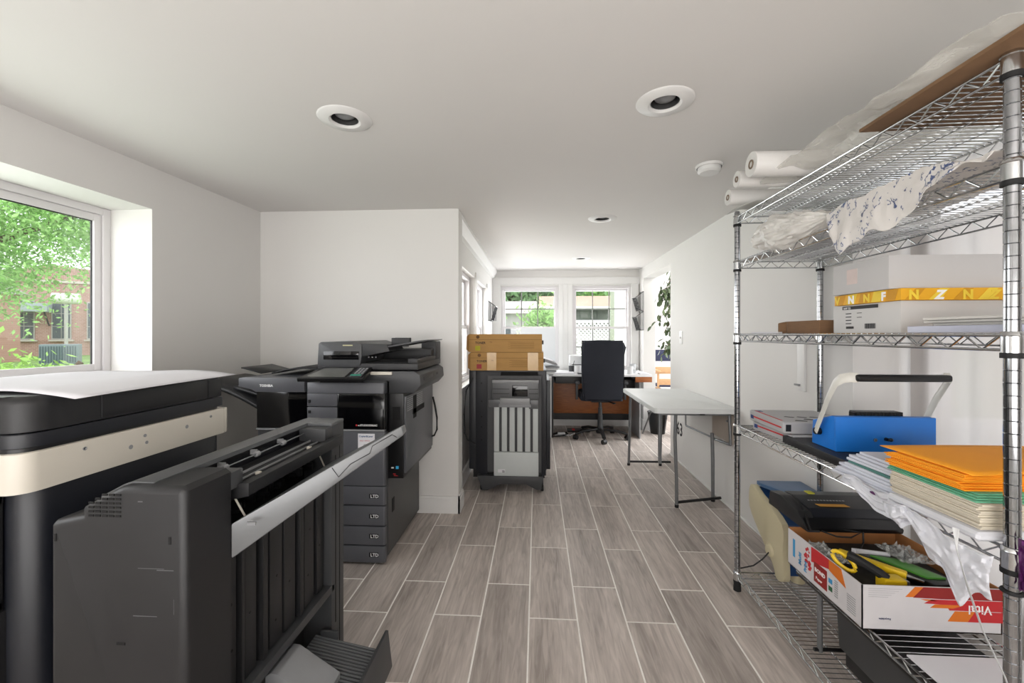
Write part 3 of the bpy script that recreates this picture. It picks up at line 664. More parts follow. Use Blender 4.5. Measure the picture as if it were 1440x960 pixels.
part(tu, 'unit_groove', MB().box(-.34, -.21, G0-.0565, G0-.054, .765, .768).box(-.06, .01, G0-.0565, G0-.054, .765, .768).box(-.34, -.21, G0-.0565, G0-.054, .80, .803).box(-.06, .01, G0-.0565, G0-.054, .80, .803), void_m)
part(tu, 'tray_lip', MB().box(-.28, -.055, G0-.085, G0-.04, .685, .735, .003).box(-.29, -.045, G0-.075, G0-.04, .665, .688, .002), lgrey)
mwh = mat('pale_grey_panel', '#c0c5c4', .4, var=.02)
for i in range(6):
    x = -.325+i*.060
    part(f3, 'slat', MB().box(x-.006, x+.034, G0-.030, G0-.010, .315, .665, .003), mwh)
mwh = mat('pale_grey_panel', '#b3b9b8', .4, var=.02)
lp = part(f3, 'lower_panel', MB().box(-.331, .012, G0-.034, G0-.008, .105, .312, .002), mwh)
part(lp, 'slip_label', MB().box(-.30, -.245, G0-.0355, G0-.033, .155, .18), paper)
text(lp, 'label_mark', '22', .02, (-.268, G0-.036, .158), (1, 0, 0), (0, 0, 1), blk_print, bold=.04)
for ch in list(D.objects):
    pass
part(f3, 'base', MB().prism([(-.46, .13), (-.42, .02), (-.38, 0.02), (-.28, .07), (-.08, .07), (0, .03), (.03, .03), (.05, .13)], G0-.045, G0+.02, 'y', .003), grey)
part(f3, 'base_plate', MB().box(-.50, .06, G0+.02, 3.78, .10, .165), black)
for x in (-.43, .04):
    for y in (G0+.02, 3.7): part(f3, 'caster', MB().lathe([(.022, -.012), (.024, 0), (.022, .012)], (x, y, .024), 14, 'x').box(x-.01, x+.01, y-.012, y+.012, .03, .12), rubber)
h = MB()
for z in (.40, .50, .58, .70, .84): h.lathe([(.006, 0), (.006, -.001)], (-.43, G0-.0118, z), 12, 'y')
part(f3, 'hole', h, void_m, kind='stuff')
part(f3, 'power_cable', MB().tube([(-.50, G0-.005, .88), (-.55, G0-.02, .78), (-.565, G0-.02, .60), (-.56, G0-.02, .45), (-.54, G0-.02, .40), (-.48, G0-.02, .37)], .005, 8), rubber)

def toner(z0, lab, y, dx, low):
    b_ = thing('toner_carton', lab, 'carton', (-.24+dx, 3.42, z0))
    x0, x1 = -.515+dx, .045+dx; y0, y1 = y, y+.30; z1 = z0+.138
    part(b_, 'box', MB().box(x0, x1, y0, y1, z0, z1, .002), mat('toner_cardboard', '#b98f55', .8, var=.06, scale=12, stretch=(1, 1, 5)))
    part(b_, 'flap', MB().prism([(x0-.002, z1-.003), (x0-.018, z1-.02), (x0-.020, z0+.02), (x0-.002, z0+.002)], y0+.01, y1-.02, 'y'), mat('toner_cardboard2', '#a57c48', .85))
    part(b_, 'lid_edge', MB().box(x0, x1, y0-.0008, y0, z1-.043, z1-.041), mat('carton_line', '#6b4e2b', .8))
    text(b_, 'carton_text', 'TONER', .024, (x0+.05, y0-.001, z1-.075), (1, 0, 0), (0, 0, 1), blk_print, bold=.02)
    text(b_, 'carton_text', 'TN', .014, (x0+.16, y0-.001, z1-.066), (1, 0, 0), (0, 0, 1), card)
    c_ = mat('yellow_label', '#b9b01e', .6) if not low else mat('red_label', '#a3303a', .6)
    part(b_, 'colour_square', MB().box(x0+.05, x0+.088, y0-.0012, y0, z1-.125, z1-.09), c_)
    part(b_, 'logo_disc', MB().lathe([(.013, 0), (.013, -.001), (.007, -.0012)], (x0+.07, y0, z1-.022), 20, 'y'), mat('carton_brown', '#6b4a26', .7))
    l_ = MB()
    for i in range(7): l_.box(x0+.30+.02*(i % 2), x0+.50, y0-.0009, y0, z1-.062-.008*i, z1-.060-.008*i)
    part(b_, 'fine_print', l_, mat('carton_print', '#8d6a3a', .8), kind='stuff')
    if low: part(b_, 'packing_tape', MB().box(x0+.13, x0+.20, y0-.0011, y0, z0+.001, z1-.001).box(x1-.12, x1-.04, y0-.0012, y0, z0+.001, z1-.001), mat('tape', '#cfa768', .2), 'glossy clear tape')
    part(b_, 'strap_end', MB().box(x1-.001, x1+.012, y0+.03, y0+.06, z0+.06, z0+.09, .002), black)
toner(.944, 'lower brown toner carton with tape, resting on the finisher behind the stub wall', 3.20, .005, True)
toner(1.084, 'upper brown toner carton on top of the other carton', 3.20, -.006, False)

# ================= chrome wire rack =================
RX0, RX1, RY0, RY1 = .955, 1.335, .905, 2.07
LV = [.085, .785, 1.218, 1.565, 1.78]
rk = thing('wire_rack', 'tall chrome wire shelving rack of five shelves along the right wall', 'shelving', ((RX0+RX1)/2, (RY0+RY1)/2, 0))
pr_ = [(.0, .06)]
def post(x, y):
    pf = [(.0127, .055)]; z = .08
    while z < 1.79:
        pf += [(.0127, z), (.0112, z+.0012), (.0127, z+.0024)]; z += .0254
    pf += [(.0127, 1.80), (.010, 1.806)]
    p_ = part(rk, 'post', MB().lathe(pf, (x, y, 0), 16), chrome_d)
    return p_
feet = []
for x in (RX0, RX1):
    for y in (RY0, RY1):
        p_ = post(x, y)
        part(p_, 'foot', MB().lathe([(.008, 0.012), (.014, .014), (.016, .03), (.014, .045), (.013, .056)], (x, y, 0), 14).rod((x, y, .0), (x, y, .02), .017, seg=14), rubber)
        for i, z in enumerate(LV):
            part(rk, 'collar', MB().lathe([(.0165, -.030), (.0165, .004), (.0185, .006), (.0165, .012), (.0145, .014)], (x, y, z-.006), 20), chrome)
            part(rk, 'sleeve', MB().lathe([(.0175, -.040), (.0175, -.030), (.0165, -.029)], (x, y, z-.006), 20), rubber)
def wire_shelf(z, wires=True):
    q = MB(); r = .0032; zl = z-.030
    for zz, rr in ((z, .0035), (zl, .0033)):
        for x in (RX0, RX1): q.rod((x, RY0+.016, zz), (x, RY1-.016, zz), rr)
        for y in (RY0, RY1): q.rod((RX0+.016, y, zz), (RX1-.016, y, zz), rr)
    fr_ = part(rk, 'shelf_frame', q, chrome)
    tz = MB(); n_ = 30
    for x in (RX0, RX1):
        for i in range(n_):
            y = RY0+.02+(RY1-RY0-.04)*i/n_; y2 = RY0+.02+(RY1-RY0-.04)*(i+1)/n_
            a, b_ = (zl, z) if i % 2 else (z, zl)
            tz.rod((x, y, a), (x, y2, b_), .0019, seg=5)
    for y in (RY0, RY1):
        for i in range(10):
            a, b_ = (zl, z) if i % 2 else (z, zl)
            tz.rod((RX0+.02+(RX1-RX0-.04)*i/10, y, a), (RX0+.02+(RX1-RX0-.04)*(i+1)/10, y, b_), .0019, seg=5)
    part(fr_, 'truss', tz, chrome, kind='stuff')
    wd = MB(); nw = 54
    for i in range(nw+1):
        y = RY0+.012+(RY1-RY0-.024)*i/nw
        wd.rod((RX0-.001, y, z+.004), (RX1+.001, y, z+.004), .0016, seg=5)
    for k in range(1, 4):
        x = RX0+(RX1-RX0)*k/4; wd.rod((x, RY0, z-.001), (x, RY1, z-.001), .0028, seg=6)
    part(fr_, 'deck_wires', wd, chrome, kind='stuff')
for z in LV: wire_shelf(z)
# ---- items on the top shelf
def roll(x0, y, z, r, L, lab, dz=0):
    g = thing('paper_roll', lab, 'paper roll', (x0+L/2, y, z-r))
    part(g, 'sheet', MB().lathe([(r*.36, .001), (r*.985, 0), (r, .003), (r, L), (r*.36, L)], (x0, y, z), 32, 'x'), mat('roll_white', '#d9d7d4', .35, var=.01))
    part(g, 'core', MB().lathe([(r*.25, .03), (r*.25, -.002), (r*.37, -.002), (r*.37, .03)], (x0, y, z), 24, 'x'), mat('core_brown', '#7b6a5b', .8))
    part(g, 'core_hole', MB().lathe([(.001, .004), (r*.255, .004), (r*.255, .02)], (x0, y, z), 20, 'x'), void_m)
roll(.775, 1.575, 1.836, .044, .56, 'thickest white plastic-wrapped roll on the top shelf')
roll(.775, 1.685, 1.822, .031, .56, 'middle white roll on the top shelf, between the other two')
roll(.845, 1.92, 1.826, .034, .49, 'white roll at the far end of the top shelf')
solo('film_bag', MB().grid(lambda u, v_: (.87+.46*u, 1.99-.16*v_, 1.789+.004*math.sin(9*u+4*v_)-(.02*(1-u*8) if u < .12 else 0)), 24, 10), film_mat('bag_plastic', '#d5d5cf', .8), 'flat white plastic sleeve under the far roll of the top shelf', 'plastic bag', solid=.002)
solo('cardboard_sheet', MB().prism([(.90, .80), (1.36, .76), (1.36, 1.16), (1.28, 1.22), (.905, 1.24)], 1.787, 1.796, 'z', .001), card, 'brown corrugated cardboard sheet on the near end of the top shelf', 'cardboard')
def film(u, v_):
    y = .80+.86*u; x = .86+.44*v_
    nn = noise.noise(Vector((u*7, v_*5, 1.3)))*.035+noise.noise(Vector((u*17, v_*13, 4)))*.014
    edge = (1-v_)**3
    env = math.sin(PI*min(1, u*1.02))**.4
    z = 1.803+.018*env+max(-.012, nn*1.3)*env-.012*edge
    return (x-.02*edge+nn*.8*edge, y, z)
solo('plastic_film', MB().grid(film, 70, 34), film_mat('clear_film', '#eeece4', .30, .9, 22, .08), 'crumpled clear plastic film lying over the cardboard sheet on the top shelf', 'plastic film', solid=.0008)
# ---- bags on the second shelf
prt = film_mat('printed_bag', '#efebe7', .97, .3, 18, .45, '#2c4d86')
def interp(x, tab):
    for (a, p), (b, q) in zip(tab, tab[1:]):
        if a <= x <= b: return p+(q-p)*(x-a)/(b-a)
    return tab[0][1] if x < tab[0][0] else tab[-1][1]
def bag1(u, v_):   # u along y, v: across the shelf, then down over the front edge
    y = 1.43-.51*u
    nn = noise.noise(Vector((u*7, v_*3, 7)))*.012+noise.noise(Vector((u*26, v_*6, 2)))*.004
    top = interp(y, [(.92, 1.598), (1.0, 1.605), (1.08, 1.628), (1.38, 1.622), (1.43, 1.612)])
    bot = interp(y, [(.92, 1.585), (1.0, 1.588), (1.06, 1.562), (1.10, 1.535), (1.16, 1.500), (1.25, 1.505), (1.36, 1.468), (1.385, 1.475), (1.43, 1.56)])
    bot += .006*math.sin(u*37)
    if v_ < .4:
        s_ = v_/.4; return (1.25-.312*s_, y, top-.012*(1-s_)+max(-.004, nn))
    s_ = (v_-.4)/.6
    fold = abs(math.sin(u*19+2*math.sin(u*7)))*.010*s_+nn*s_
    return (.938-fold-.004*s_, y-.02*s_*(1-u), top+nn*(1-s_)-(top-bot)*s_)
solo('plastic_bag', MB().grid(bag1, 60, 44), prt, 'white plastic bag with blue script print hanging over the second shelf edge', 'plastic bag', solid=.0012)
def clump(u, v_):
    a = 2*PI*u; ph = PI*v_
    nn = noise.noise(Vector((math.cos(a)*1.5, math.sin(a)*1.5, v_*5)))*.30+abs(noise.noise(Vector((math.cos(a)*3, math.sin(a)*3, v_*9+3))))*.40-.08
    r = math.sin(ph)**.65*(1+nn)
    yy = 1.93-.50*v_
    hz = .076-.03*v_
    return (.965+.075*r*math.cos(a), yy, 1.636+hz*r*math.sin(a)-.008-.02*v_)
solo('plastic_bag', MB().grid(clump, 60, 50), film_mat('cloudy_bag', '#f4f1ec', .88, .9, 26, .35), 'cloudy crumpled plastic bag at the far end of the second shelf', 'plastic bag')
part_ = None
solo('paper_stack', MB().box(.985, 1.32, 1.50, 2.03, 1.573, 1.583, .001), paper, 'thin stack of white paper flat on the second shelf behind the bags', 'paper')
# ---- third shelf
def carton(name, lab, x0, x1, y0, y1, z0, z1, m, mback=None, cat='box'):
    g = thing(name, lab, cat, ((x0+x1)/2, (y0+y1)/2, z0))
    return g
zt = 1.2245
g = thing('document_box', 'white cardboard box with a shipping label, lowest of the three stacked boxes', 'box', (1.15, 1.35, zt))
wb = mat('white_box_card', '#c9c8c6', .7, var=.02, scale=6)
part(g, 'box', MB().box(1.045, 1.345, 1.275, 1.55, zt, zt+.093, .0015), wb)
LX = 1.0445
lbl = part(g, 'label_bar', MB().box(LX-.0006, LX, 1.355, 1.505, zt+.078, zt+.089), blk_print)
text(g, 'label_text', 'SHIP TO', .009, (LX-.0008, 1.50, zt+.0795), (0, -1, 0), (0, 0, 1), wht_print)
bc = MB()
for i in range(12): bc.box(LX-.0006, LX, 1.365+.0036*i, 1.3665+.0036*i+.001*(i % 2), zt+.014, zt+.03)
for i in range(10): bc.box(LX-.0006, LX, 1.455+.0035*i, 1.457+.0035*i, zt+.014, zt+.022)
for i in range(4): bc.box(LX-.0006, LX, 1.465, 1.49, zt+.030+.011*i, zt+.033+.011*i)
for i in range(2): bc.box(LX-.0006, LX, 1.42, 1.44, zt+.050+.014*i, zt+.052+.014*i)
part(g, 'barcode', bc, blk_print, kind='stuff')
z1 = zt+.0935
g = thing('patterned_box', 'flat yellow box with white letters, between the two white boxes', 'box', (1.15, 1.35, z1))
ym = mat('yellow_card', '#e0a516', .6, var=.02)
yx0, yx1, yy0, yy1 = 1.035, 1.35, 1.262, 1.53
part(g, 'box', MB().box(yx0, yx1, yy0, yy1, z1, z1+.034, .0012), ym)
y2 = mat('yellow_pattern', '#e9c93a', .6); y3 = mat('ochre_pattern', '#c98f0e', .6)
pb = MB(); pc = MB()
for i in range(5):
    x = yx0+.01+i*.065
    (pb if i % 2 else pc).prism([(x, z1+.001), (x+.03, z1+.033), (x+.055, z1+.033), (x+.03, z1+.001)], yy0-.0006, yy0, 'y')
    y = yy0+.02+i*.052
    (pb if i % 2 else pc).prism([(y, z1+.001), (y-.012, z1+.033), (y+.025, z1+.033), (y+.035, z1+.001)], yx0-.0006, yx0, 'x')
part(g, 'pattern', pb, y2, kind='stuff'); part(g, 'pattern', pc, y3, kind='stuff')
for i, (L_, x) in enumerate((('N', 1.055), ('Z', 1.125), ('N', 1.20), ('Z', 1.27))): text(g, 'letter', L_, .036, (x, yy0-.0010, z1+.003), (1, .0, .0), (.3 if i % 2 else 0, 0, 1), wht_print if i == 1 else y2, bold=.05)
for i, (L_, y) in enumerate((('V', 1.525), ('N', 1.465), ('N', 1.40), ('F', 1.33))): text(g, 'letter', L_, .034, (yx0-.0010, y, z1+.004), (0, -1, 0), (0, 0, 1), wht_print if i in (1, 3) else y2, bold=.05)
z2 = z1+.0345
g = thing('document_box', 'large plain white box, topmost of the three stacked boxes', 'box', (1.15, 1.4, z2))
part(g, 'box', MB().box(1.020, 1.35, 1.285, 1.515, z2, z2+.098, .0015), mat('pale_grey_card', '#bdbbba', .7, var=.02, scale=5))
part(g, 'paper_label', MB().box(1.0192, 1.020, 1.405, 1.45, z2+.030, z2+.078), mat('pink_paper', '#cfbfba', .7))
g = thing('small_carton', 'small brown cardboard box lying open on the third shelf', 'box', (1.1, 1.85, zt))
part(g, 'box', MB().box(1.03, 1.19, 1.60, 1.80, zt, zt+.048, .001).rot(Matrix.Identity(4)), card)
part(g, 'flap', MB().grid(lambda u, v_: (1.03-.02*math.sin(u*2), 1.80+.03*u, zt+.048-.047*v_-.008*u), 6, 3), card, solid=.002)
part(g, 'seam', MB().box(1.13, 1.1315, 1.5992, 1.6002, zt+.001, zt+.047), black)
def env(name, lab, x0, x1, y0, y1, z0, z1, m, grp=None, rz=0, cat='envelope', r=.001):
    cx, cy = (x0+x1)/2, (y0+y1)/2
    q = MB().box(x0-cx, x1-cx, y0-cy, y1-cy, z0, z1, r, 1).rot(Matrix.Translation((cx, cy, 0)) @ Matrix.Rotation(rz, 4, 'Z'))
    return solo(name, q, m, lab, cat, grp)
poly = mat('lavender_poly', '#b9bccd', .25, var=.12, scale=9)
env('padded_envelope', 'glossy white poly envelope flat on the third shelf beside the stacked boxes', 1.0, 1.31, .95, 1.20, zt, zt+.017, poly)
for i, lab in enumerate(('cream envelope on the glossy poly envelope of the third shelf, lowest of three', 'cream envelope, middle of three on the third shelf', 'cream envelope, topmost of three on the third shelf')):
    env('envelope', lab, 1.03-.01*i, 1.33, .92, 1.16+.008*((i*2) % 3), zt+.0178+.007*i, zt+.0243+.007*i, mat('envelope_cream', '#cdcac4', .8, var=.03), 'cream envelopes on the third shelf', .03*i)
env('paper_stack', 'sheets of white paper flat on the far end of the third shelf', 1.0, 1.28, 1.81, 2.03, zt-.001, zt+.006, paper, cat='paper')
ORD = ['first', 'second', 'third', 'fourth', 'fifth', 'sixth', 'seventh', 'eighth', 'ninth', 'tenth', 'eleventh', 'twelfth']
# ---- fourth shelf
zf = .7905
def mailer(lab, x0, x1, y0, y1, z0, z1, rz, tilt=0):
    g = thing('mailer_pack', lab, 'mailer', ((x0+x1)/2, (y0+y1)/2, z0), rz)
    cx, cy = (x0+x1)/2, (y0+y1)/2; M_ = Matrix.Translation((cx, cy, 0)) @ Matrix.Rotation(rz, 4, 'Z') @ Matrix.Translation((-cx, -cy, 0))
    pm = film_mat('mailer_white'+str(len(D.materials)), '#c9c8c9', .99, .5, 14, .3)
    part(g, 'pack', MB().box(x0, x1, y0, y1, z0, z1, .008, 3).rot(M_), pm)
    part(g, 'red_stripe', MB().box(x0+.008, x0+.016, y0+.03, y1-.03, z1, z1+.0006).box(x0-.0006, x0, y0+.012, y1-.04, z0+.02, z0+.026).rot(M_), red)
    part(g, 'blue_emblem', MB().box(x0+.008, x0+.035, y1-.055, y1-.025, z1, z1+.0005).box(x0-.0008, x0, y1-.04, y1-.015, z0+.012, z0+.028).rot(M_), mat('emblem_blue', '#2a3f77', .5))
    k_ = MB()
    for i in range(4):
        x = x0+.06+i*.05; k_.prism([(x, y0+.03+.03*(i % 2)), (x+.012, y0+.045+.03*(i % 2)), (x+.05, y0+.03+.03*(i % 2)), (x+.038, y0+.018+.03*(i % 2))], z1, z1+.0006, 'z')
        k_.prism([(x, y0+.11), (x+.01, y0+.12), (x+.04, y0+.105), (x+.03, y0+.095)], z1, z1+.0006, 'z')
    k_.box(x0+.01, x0+.03, y0-.0006, y0, z0+.01, z1-.01).box(x0+.15, x0+.17, y0-.0006, y0, z0+.01, z1-.01)
    part(g, 'black_mark', k_.rot(M_), blk_print, kind='stuff')
mailer('lower white mailer pack with red and blue print, on the fourth shelf', .985, 1.23, 1.70, 1.98, zf, zf+.036, .05)
mailer('upper white mailer pack with black diamond marks, on the fourth shelf', .97, 1.25, 1.71, 1.99, zf+.038, zf+.085, -.03)
g = solo('base_tray', MB().prism([(.975, 1.31), (1.34, 1.31), (1.34, 1.70), (.975, 1.735)], zf, zf+.030, 'z', .003), dark, 'dark grey tray under the blue binding machine', 'tray')
bm = thing('binding_machine', 'bright blue binding machine with a raised white lever and black grip', 'binding machine', (1.2, 1.55, zf+.031))
bl = mat('bright_blue_paint', '#1c76d2', .38, var=.03, scale=6)
zb = zf+.031
part(bm, 'body', MB().prism([(1.50, zb), (1.50, zb+.117), (1.515, zb+.119), (1.615, zb+.085), (1.62, zb)], 1.015, 1.335, 'x', .003), bl)
part(bm, 'front_cover', MB().box(1.014, 1.336, 1.492, 1.501, zb, zb+.118, .002), bl)
cbm = MB()
for i in range(26): cbm.box(1.105+i*.0058, 1.1085+i*.0058, 1.52, 1.56, zb+.100, zb+.131, .001)
part(bm, 'comb_rack', cbm.box(1.10, 1.26, 1.53, 1.555, zb+.095, zb+.127), black, kind='stuff')
part(bm, 'pivot', MB().lathe([(.012, -.008), (.013, 0), (.013, .008)], (1.006, 1.575, zb+.052), 20, 'x'), black)
part(bm, 'pivot', MB().lathe([(.012, -.008), (.013, 0), (.013, .008)], (1.346, 1.575, zb+.052), 20, 'x'), black)
arm = mat('arm_ivory', '#d2d0c8', .35)
def armp(x, s_): return [(x, 1.575, zb+.052), (x, 1.545, zb+.11), (x, 1.51, zb+.18), (x, 1.475, zb+.235), (x+.006*s_, 1.455, zb+.252), (x+.022*s_, 1.44, zb+.258), (x+.045*s_, 1.435, zb+.258)]
part(bm, 'lever_arm', MB().tube(armp(1.000, 1), .01, 8, (.0035, .016)), arm)
part(bm, 'lever_arm', MB().tube(armp(1.352, -1), .01, 8, (.0035, .016)), arm)
part(bm, 'grip', MB().box(1.035, 1.325, 1.420, 1.452, zb+.245, zb+.268, .009, 3), black)
part(bm, 'lock_screw', MB().lathe([(.006, 0), (.006, -.003), (.003, -.003), (.002, -.001)], (1.14, 1.492, zb+.042), 14, 'y'), chrome)
part(bm, 'knob', MB().lathe([(.006, 0), (.005, -.012)], (1.175, 1.492, zb+.045), 12, 'y').sphere((1.18, 1.478, zb+.046), .007, .007, .006), black)
# white papers in individual reams
random.seed(5)
zz = zf
pap = [mat('ream_white', '#cfd2dc', .8, var=.03), mat('ream_pale', '#d9d8d6', .8, var=.03), mat('ream_cream', '#cfc6b4', .8, var=.05, scale=60, stretch=(1, 1, 8))]
for i in range(10):
    h_ = .0074
    env('paper_bundle', ['lowest', 'second', 'third', 'fourth', 'fifth', 'sixth', 'seventh', 'eighth', 'ninth', 'topmost'][i]+' white paper bundle in the pile left of the cream envelopes', .93+.004*i+random.uniform(-.004, .004), 1.30, 1.165+.003*i, 1.385-.006*i+random.uniform(-.01, .01), zz, zz+h_, pap[0] if i != 5 else mat('ream_teal', '#4f7f78', .7), 'white paper bundles on the fourth shelf', random.uniform(-.04, .04), 'paper')
    zz += h_+.0003
wb_m = film_mat('white_bag', '#eeeff4', .97, .4, 20, .45)
env('bag_fold', 'flattened white plastic bag under the thick cream envelope pile', .91, 1.30, .925, 1.155, zf, zf+.019, wb_m, None, 0, 'plastic bag', .006)
zc = zf+.0195
for i in range(12):
    env('cream_envelope', ORD[i]+' cream envelope from the bottom of the thick pile under the green folders',   .925+random.uniform(-.003, .003), 1.25, .935+random.uniform(-.003, .003), 1.160, zc, zc+.0042, pap[2], 'cream envelopes piled on the fourth shelf', random.uniform(-.012, .012))
    zc += .0045
gm = mat('mint_folder', '#69b592', .7, var=.05)
for i in range(4):
    env('green_folder', ['lowest', 'second', 'third', 'topmost'][i]+' mint green folder between the cream and the orange envelopes', .928+.006*i, 1.30, .94+.01*i, 1.175+.004*i, zc, zc+.0028, gm, 'mint green folders on the fourth shelf', .02*(i-1.5), 'folder')
    zc += .0031
om = mat('orange_envelope', '#fba41c', .7, var=.03, scale=10)
for i in range(11):
    env('orange_envelope', ORD[i]+' orange envelope from the bottom of the pile on the green folders', .938+random.uniform(-.006, .006), 1.26, .985+random.uniform(-.004, .008), 1.185+random.uniform(-.012, .008), zc, zc+.0028, om, 'orange envelopes piled on the fourth shelf', random.uniform(-.025, .025))
    zc += .0031
def flap(u, v_): return (.945+.42*u, .97+.25*v_, zc+.003+.010*math.sin(u*2.4)*(1-v_*.6))
solo('orange_envelope', MB().grid(flap, 14, 8), om, 'topmost orange envelope, larger and slightly bowed', 'envelope', 'orange envelopes piled on the fourth shelf', solid=.0016)
# hanging white bag with purple print
wb_m = film_mat('white_bag', '#eeeff4', .97, .4, 20, .45)
def hb(u, v_):
    y = 1.155-.27*u
    nn = noise.noise(Vector((u*5, v_*3, 11)))*.018+noise.noise(Vector((u*17, v_*8, 5)))*.008
    L_ = .040+.085*max(0, 1-abs(u-.72)/.6)+.012*math.sin(u*20)
    return (.900-.008*math.sin(v_*3)+nn*.9+.02*v_, y+nn+.04*v_*(u-.45), .786+.012*math.sin(u*6)-L_*v_*1.05)
solo('plastic_bag', MB().grid(hb, 50, 34), wb_m, 'white plastic bag drooping below the fourth shelf in front of the open carton', 'plastic bag', solid=.001)
def hb2(u, v_):
    y = 1.33-.20*u; nn = noise.noise(Vector((u*5, v_*5, 21)))*.016
    return (.928+nn-.01*v_, y+nn, .80+.006*math.sin(u*8)-(.02+.05*u)*v_)
solo('plastic_bag', MB().grid(hb2, 30, 12), wb_m, 'small fold of white plastic bag poking out under the white paper pile', 'plastic bag', solid=.001)
pm_ = film_mat('purple_bag', '#6a2c6c', .97, .5, 20, .35)
pg = thing('purple_pouch', 'purple pouch with white lettering poking out under the white paper pile', 'pouch', (.93, 1.19, .74))
part(pg, 'pouch', MB().prism([(1.235, .782), (1.20, .79), (1.165, .770), (1.17, .745), (1.225, .755)], .929, .937, 'x', .001), pm_)
text(pg, 'lettering', 'nuc', .017, (.9285, 1.228, .762), (0, -1, .12), (0, .12, 1), wht_print, bold=.02)
def pw_(u, v_):
    nn = noise.noise(Vector((u*6, v_*6, 31)))*.012
    return (.945+nn, .885-.03*u+nn, .82-.10*v_)
solo('purple_bag', MB().grid(pw_, 10, 24), pm_, 'purple plastic bag strip tied round the nearest rack post', 'plastic bag', solid=.001)
solo('white_strap', MB().tube([(.90, .96, .80), (.885, .945, .81), (.878, .935, .77), (.885, .92, .70), (.90, .905, .62), (.915, .88, .55), (.925, .86, .47), (.93, .85, .40)], .004, 6, (.0055, .0015)), mat('strap_white', '#cfd0d0', .5), 'narrow white strap dangling beside the nearest rack post', 'strap')
solo('cable_tie', MB().lathe([(.0165, 0), (.0185, .002), (.0165, .006)], (RX0, RY0, .70), 20), rubber, 'black cable tie round the nearest rack post', 'cable tie')

# ---- small stand on the bottom shelf
st = thing('wire_stand', 'low wire stand on black legs on the bottom shelf, under the open carton', 'stand', (1.15, 1.25, LV[0]+.006))
SX0, SX1, SY0, SY1, SZ = .985, 1.30, .86, 1.66, .345
q = MB()
for zz_ in (SZ, SZ-.022):
    for x in (SX0, SX1): q.rod((x, SY0, zz_), (x, SY1, zz_), .003)
    for y in (SY0, SY1): q.rod((SX0, y, zz_), (SX1, y, zz_), .003)
for i in range(26):
    a, b_ = (SZ, SZ-.022) if i % 2 else (SZ-.022, SZ)
    q.rod((SX0, SY0+.8*i/26, a), (SX0, SY0+.8*(i+1)/26, b_), .0018, seg=5)
part(st, 'stand_frame', q, chrome)
q = MB()
for i in range(36): q.rod((SX0, SY0+.8*i/36, SZ+.003), (SX1, SY0+.8*i/36, SZ+.003), .0015, seg=5)
part(st, 'stand_wires', q, chrome, kind='stuff')
zl = LV[0]+.0075
for y in (1.04, 1.56):
    for x in (SX0+.02, SX1-.03): part(st, 'leg', MB().rod((x, y, zl), (x, y, SZ-.02), .009, seg=10), steel)
    part(st, 'leg_bar', MB().rod((SX0+.0, y, zl+.007), (SX1, y, zl+.007), .0065), black)
part(st, 'side_rail', MB().box(SX0-.002, SX0+.010, SY0, SY1, SZ-.034, SZ-.024, .001), black)
env('paper_stack', 'blank white paper on the near end of the low wire stand', .998, 1.29, .86, 1.20, SZ+.0048, SZ+.010, paper, cat='paper')
gbn = thing('storage_bin', 'dark grey plastic bin under the wire stand on the bottom shelf', 'bin', (1.16, 1.35, LV[0]+.0065))
part(gbn, 'tub', MB().prism([(1.04, .14), (1.03, .30), (1.27, .30), (1.26, .14)], 1.12, 1.52, 'y', .01), grey)
part(gbn, 'rim', MB().box(1.022, 1.278, 1.11, 1.53, .296, .308, .003), dark)
part(gbn, 'base', MB().box(1.05, 1.25, 1.14, 1.50, LV[0]+.0065, .141, .004), dark)
# ---- open carton with tools
cx0, cx1, cy0, cy1, cz0, cz1 = .957, 1.345, 1.30, 1.665, SZ+.006, .482
ct = thing('open_carton', 'open white and red printed paper carton holding yellow tools', 'carton', (1.15, 1.48, cz0))
wc = mat('carton_white', '#cfccce', .65, var=.02); kr = mat('kraft_inside', '#a06a3c', .85, var=.06)
part(ct, 'side_wall', MB().box(cx0, cx0+.003, cy0, cy1, cz0, cz1), wc)
part(ct, 'front_wall', MB().box(cx0, cx1, cy0, cy0+.003, cz0, cz1), wc)
part(ct, 'inner_lining', MB().box(cx0+.003, cx0+.005, cy0+.003, cy1, cz0, cz1-.001).box(cx0+.003, cx1, cy1-.004, cy1, cz0, cz1+.005).box(cx0+.003, cx1, cy0+.003, cy0+.005, cz0, cz1-.001).box(cx1-.004, cx1, cy0, cy1, cz0, cz1).box(cx0, cx1, cy0, cy1, cz0, cz0+.003), kr)
F_ = cy0-.0006
orng = mat('orange_print', '#d8721c', .6); dred = mat('deep_red_print', '#8e1f1c', .6)
def fp_(m, nm, pts, d=0): part(ct, nm, MB().prism(pts, F_-d, cy0, 'y'), m)
zq = cz1
fp_(orng, 'orange_band', [(1.078, zq-.031), (1.105, zq-.001), (1.13, zq-.001), (1.10, zq-.031)])
fp_(dred, 'red_band', [(1.10, zq-.032), (1.128, zq-.001), (cx1, zq-.001), (cx1, zq-.034), (1.18, zq-.034)], .0002)
fp_(red, 'red_band', [(1.13, zq-.048), (1.15, zq-.036), (cx1, zq-.036), (cx1, zq-.066), (1.20, zq-.066), (1.19, zq-.050)], .0001)
fp_(orng, 'orange_band', [(1.12, zq-.036), (1.15, zq-.036), (1.17, zq-.040), (1.135, zq-.040)], .0001)
fp_(orng, 'orange_band', [(1.147, zq-.060), (1.16, zq-.050), (1.24, zq-.05), (1.21, zq-.060)], .0003)
fp_(orng, 'orange_band', [(1.195, zq-.098), (1.215, zq-.068), (1.27, zq-.068), (1.25, zq-.098)])
fp_(red, 'red_band', [(1.25, zq-.098), (1.27, zq-.068), (cx1, zq-.068), (cx1, zq-.098)], .0002)
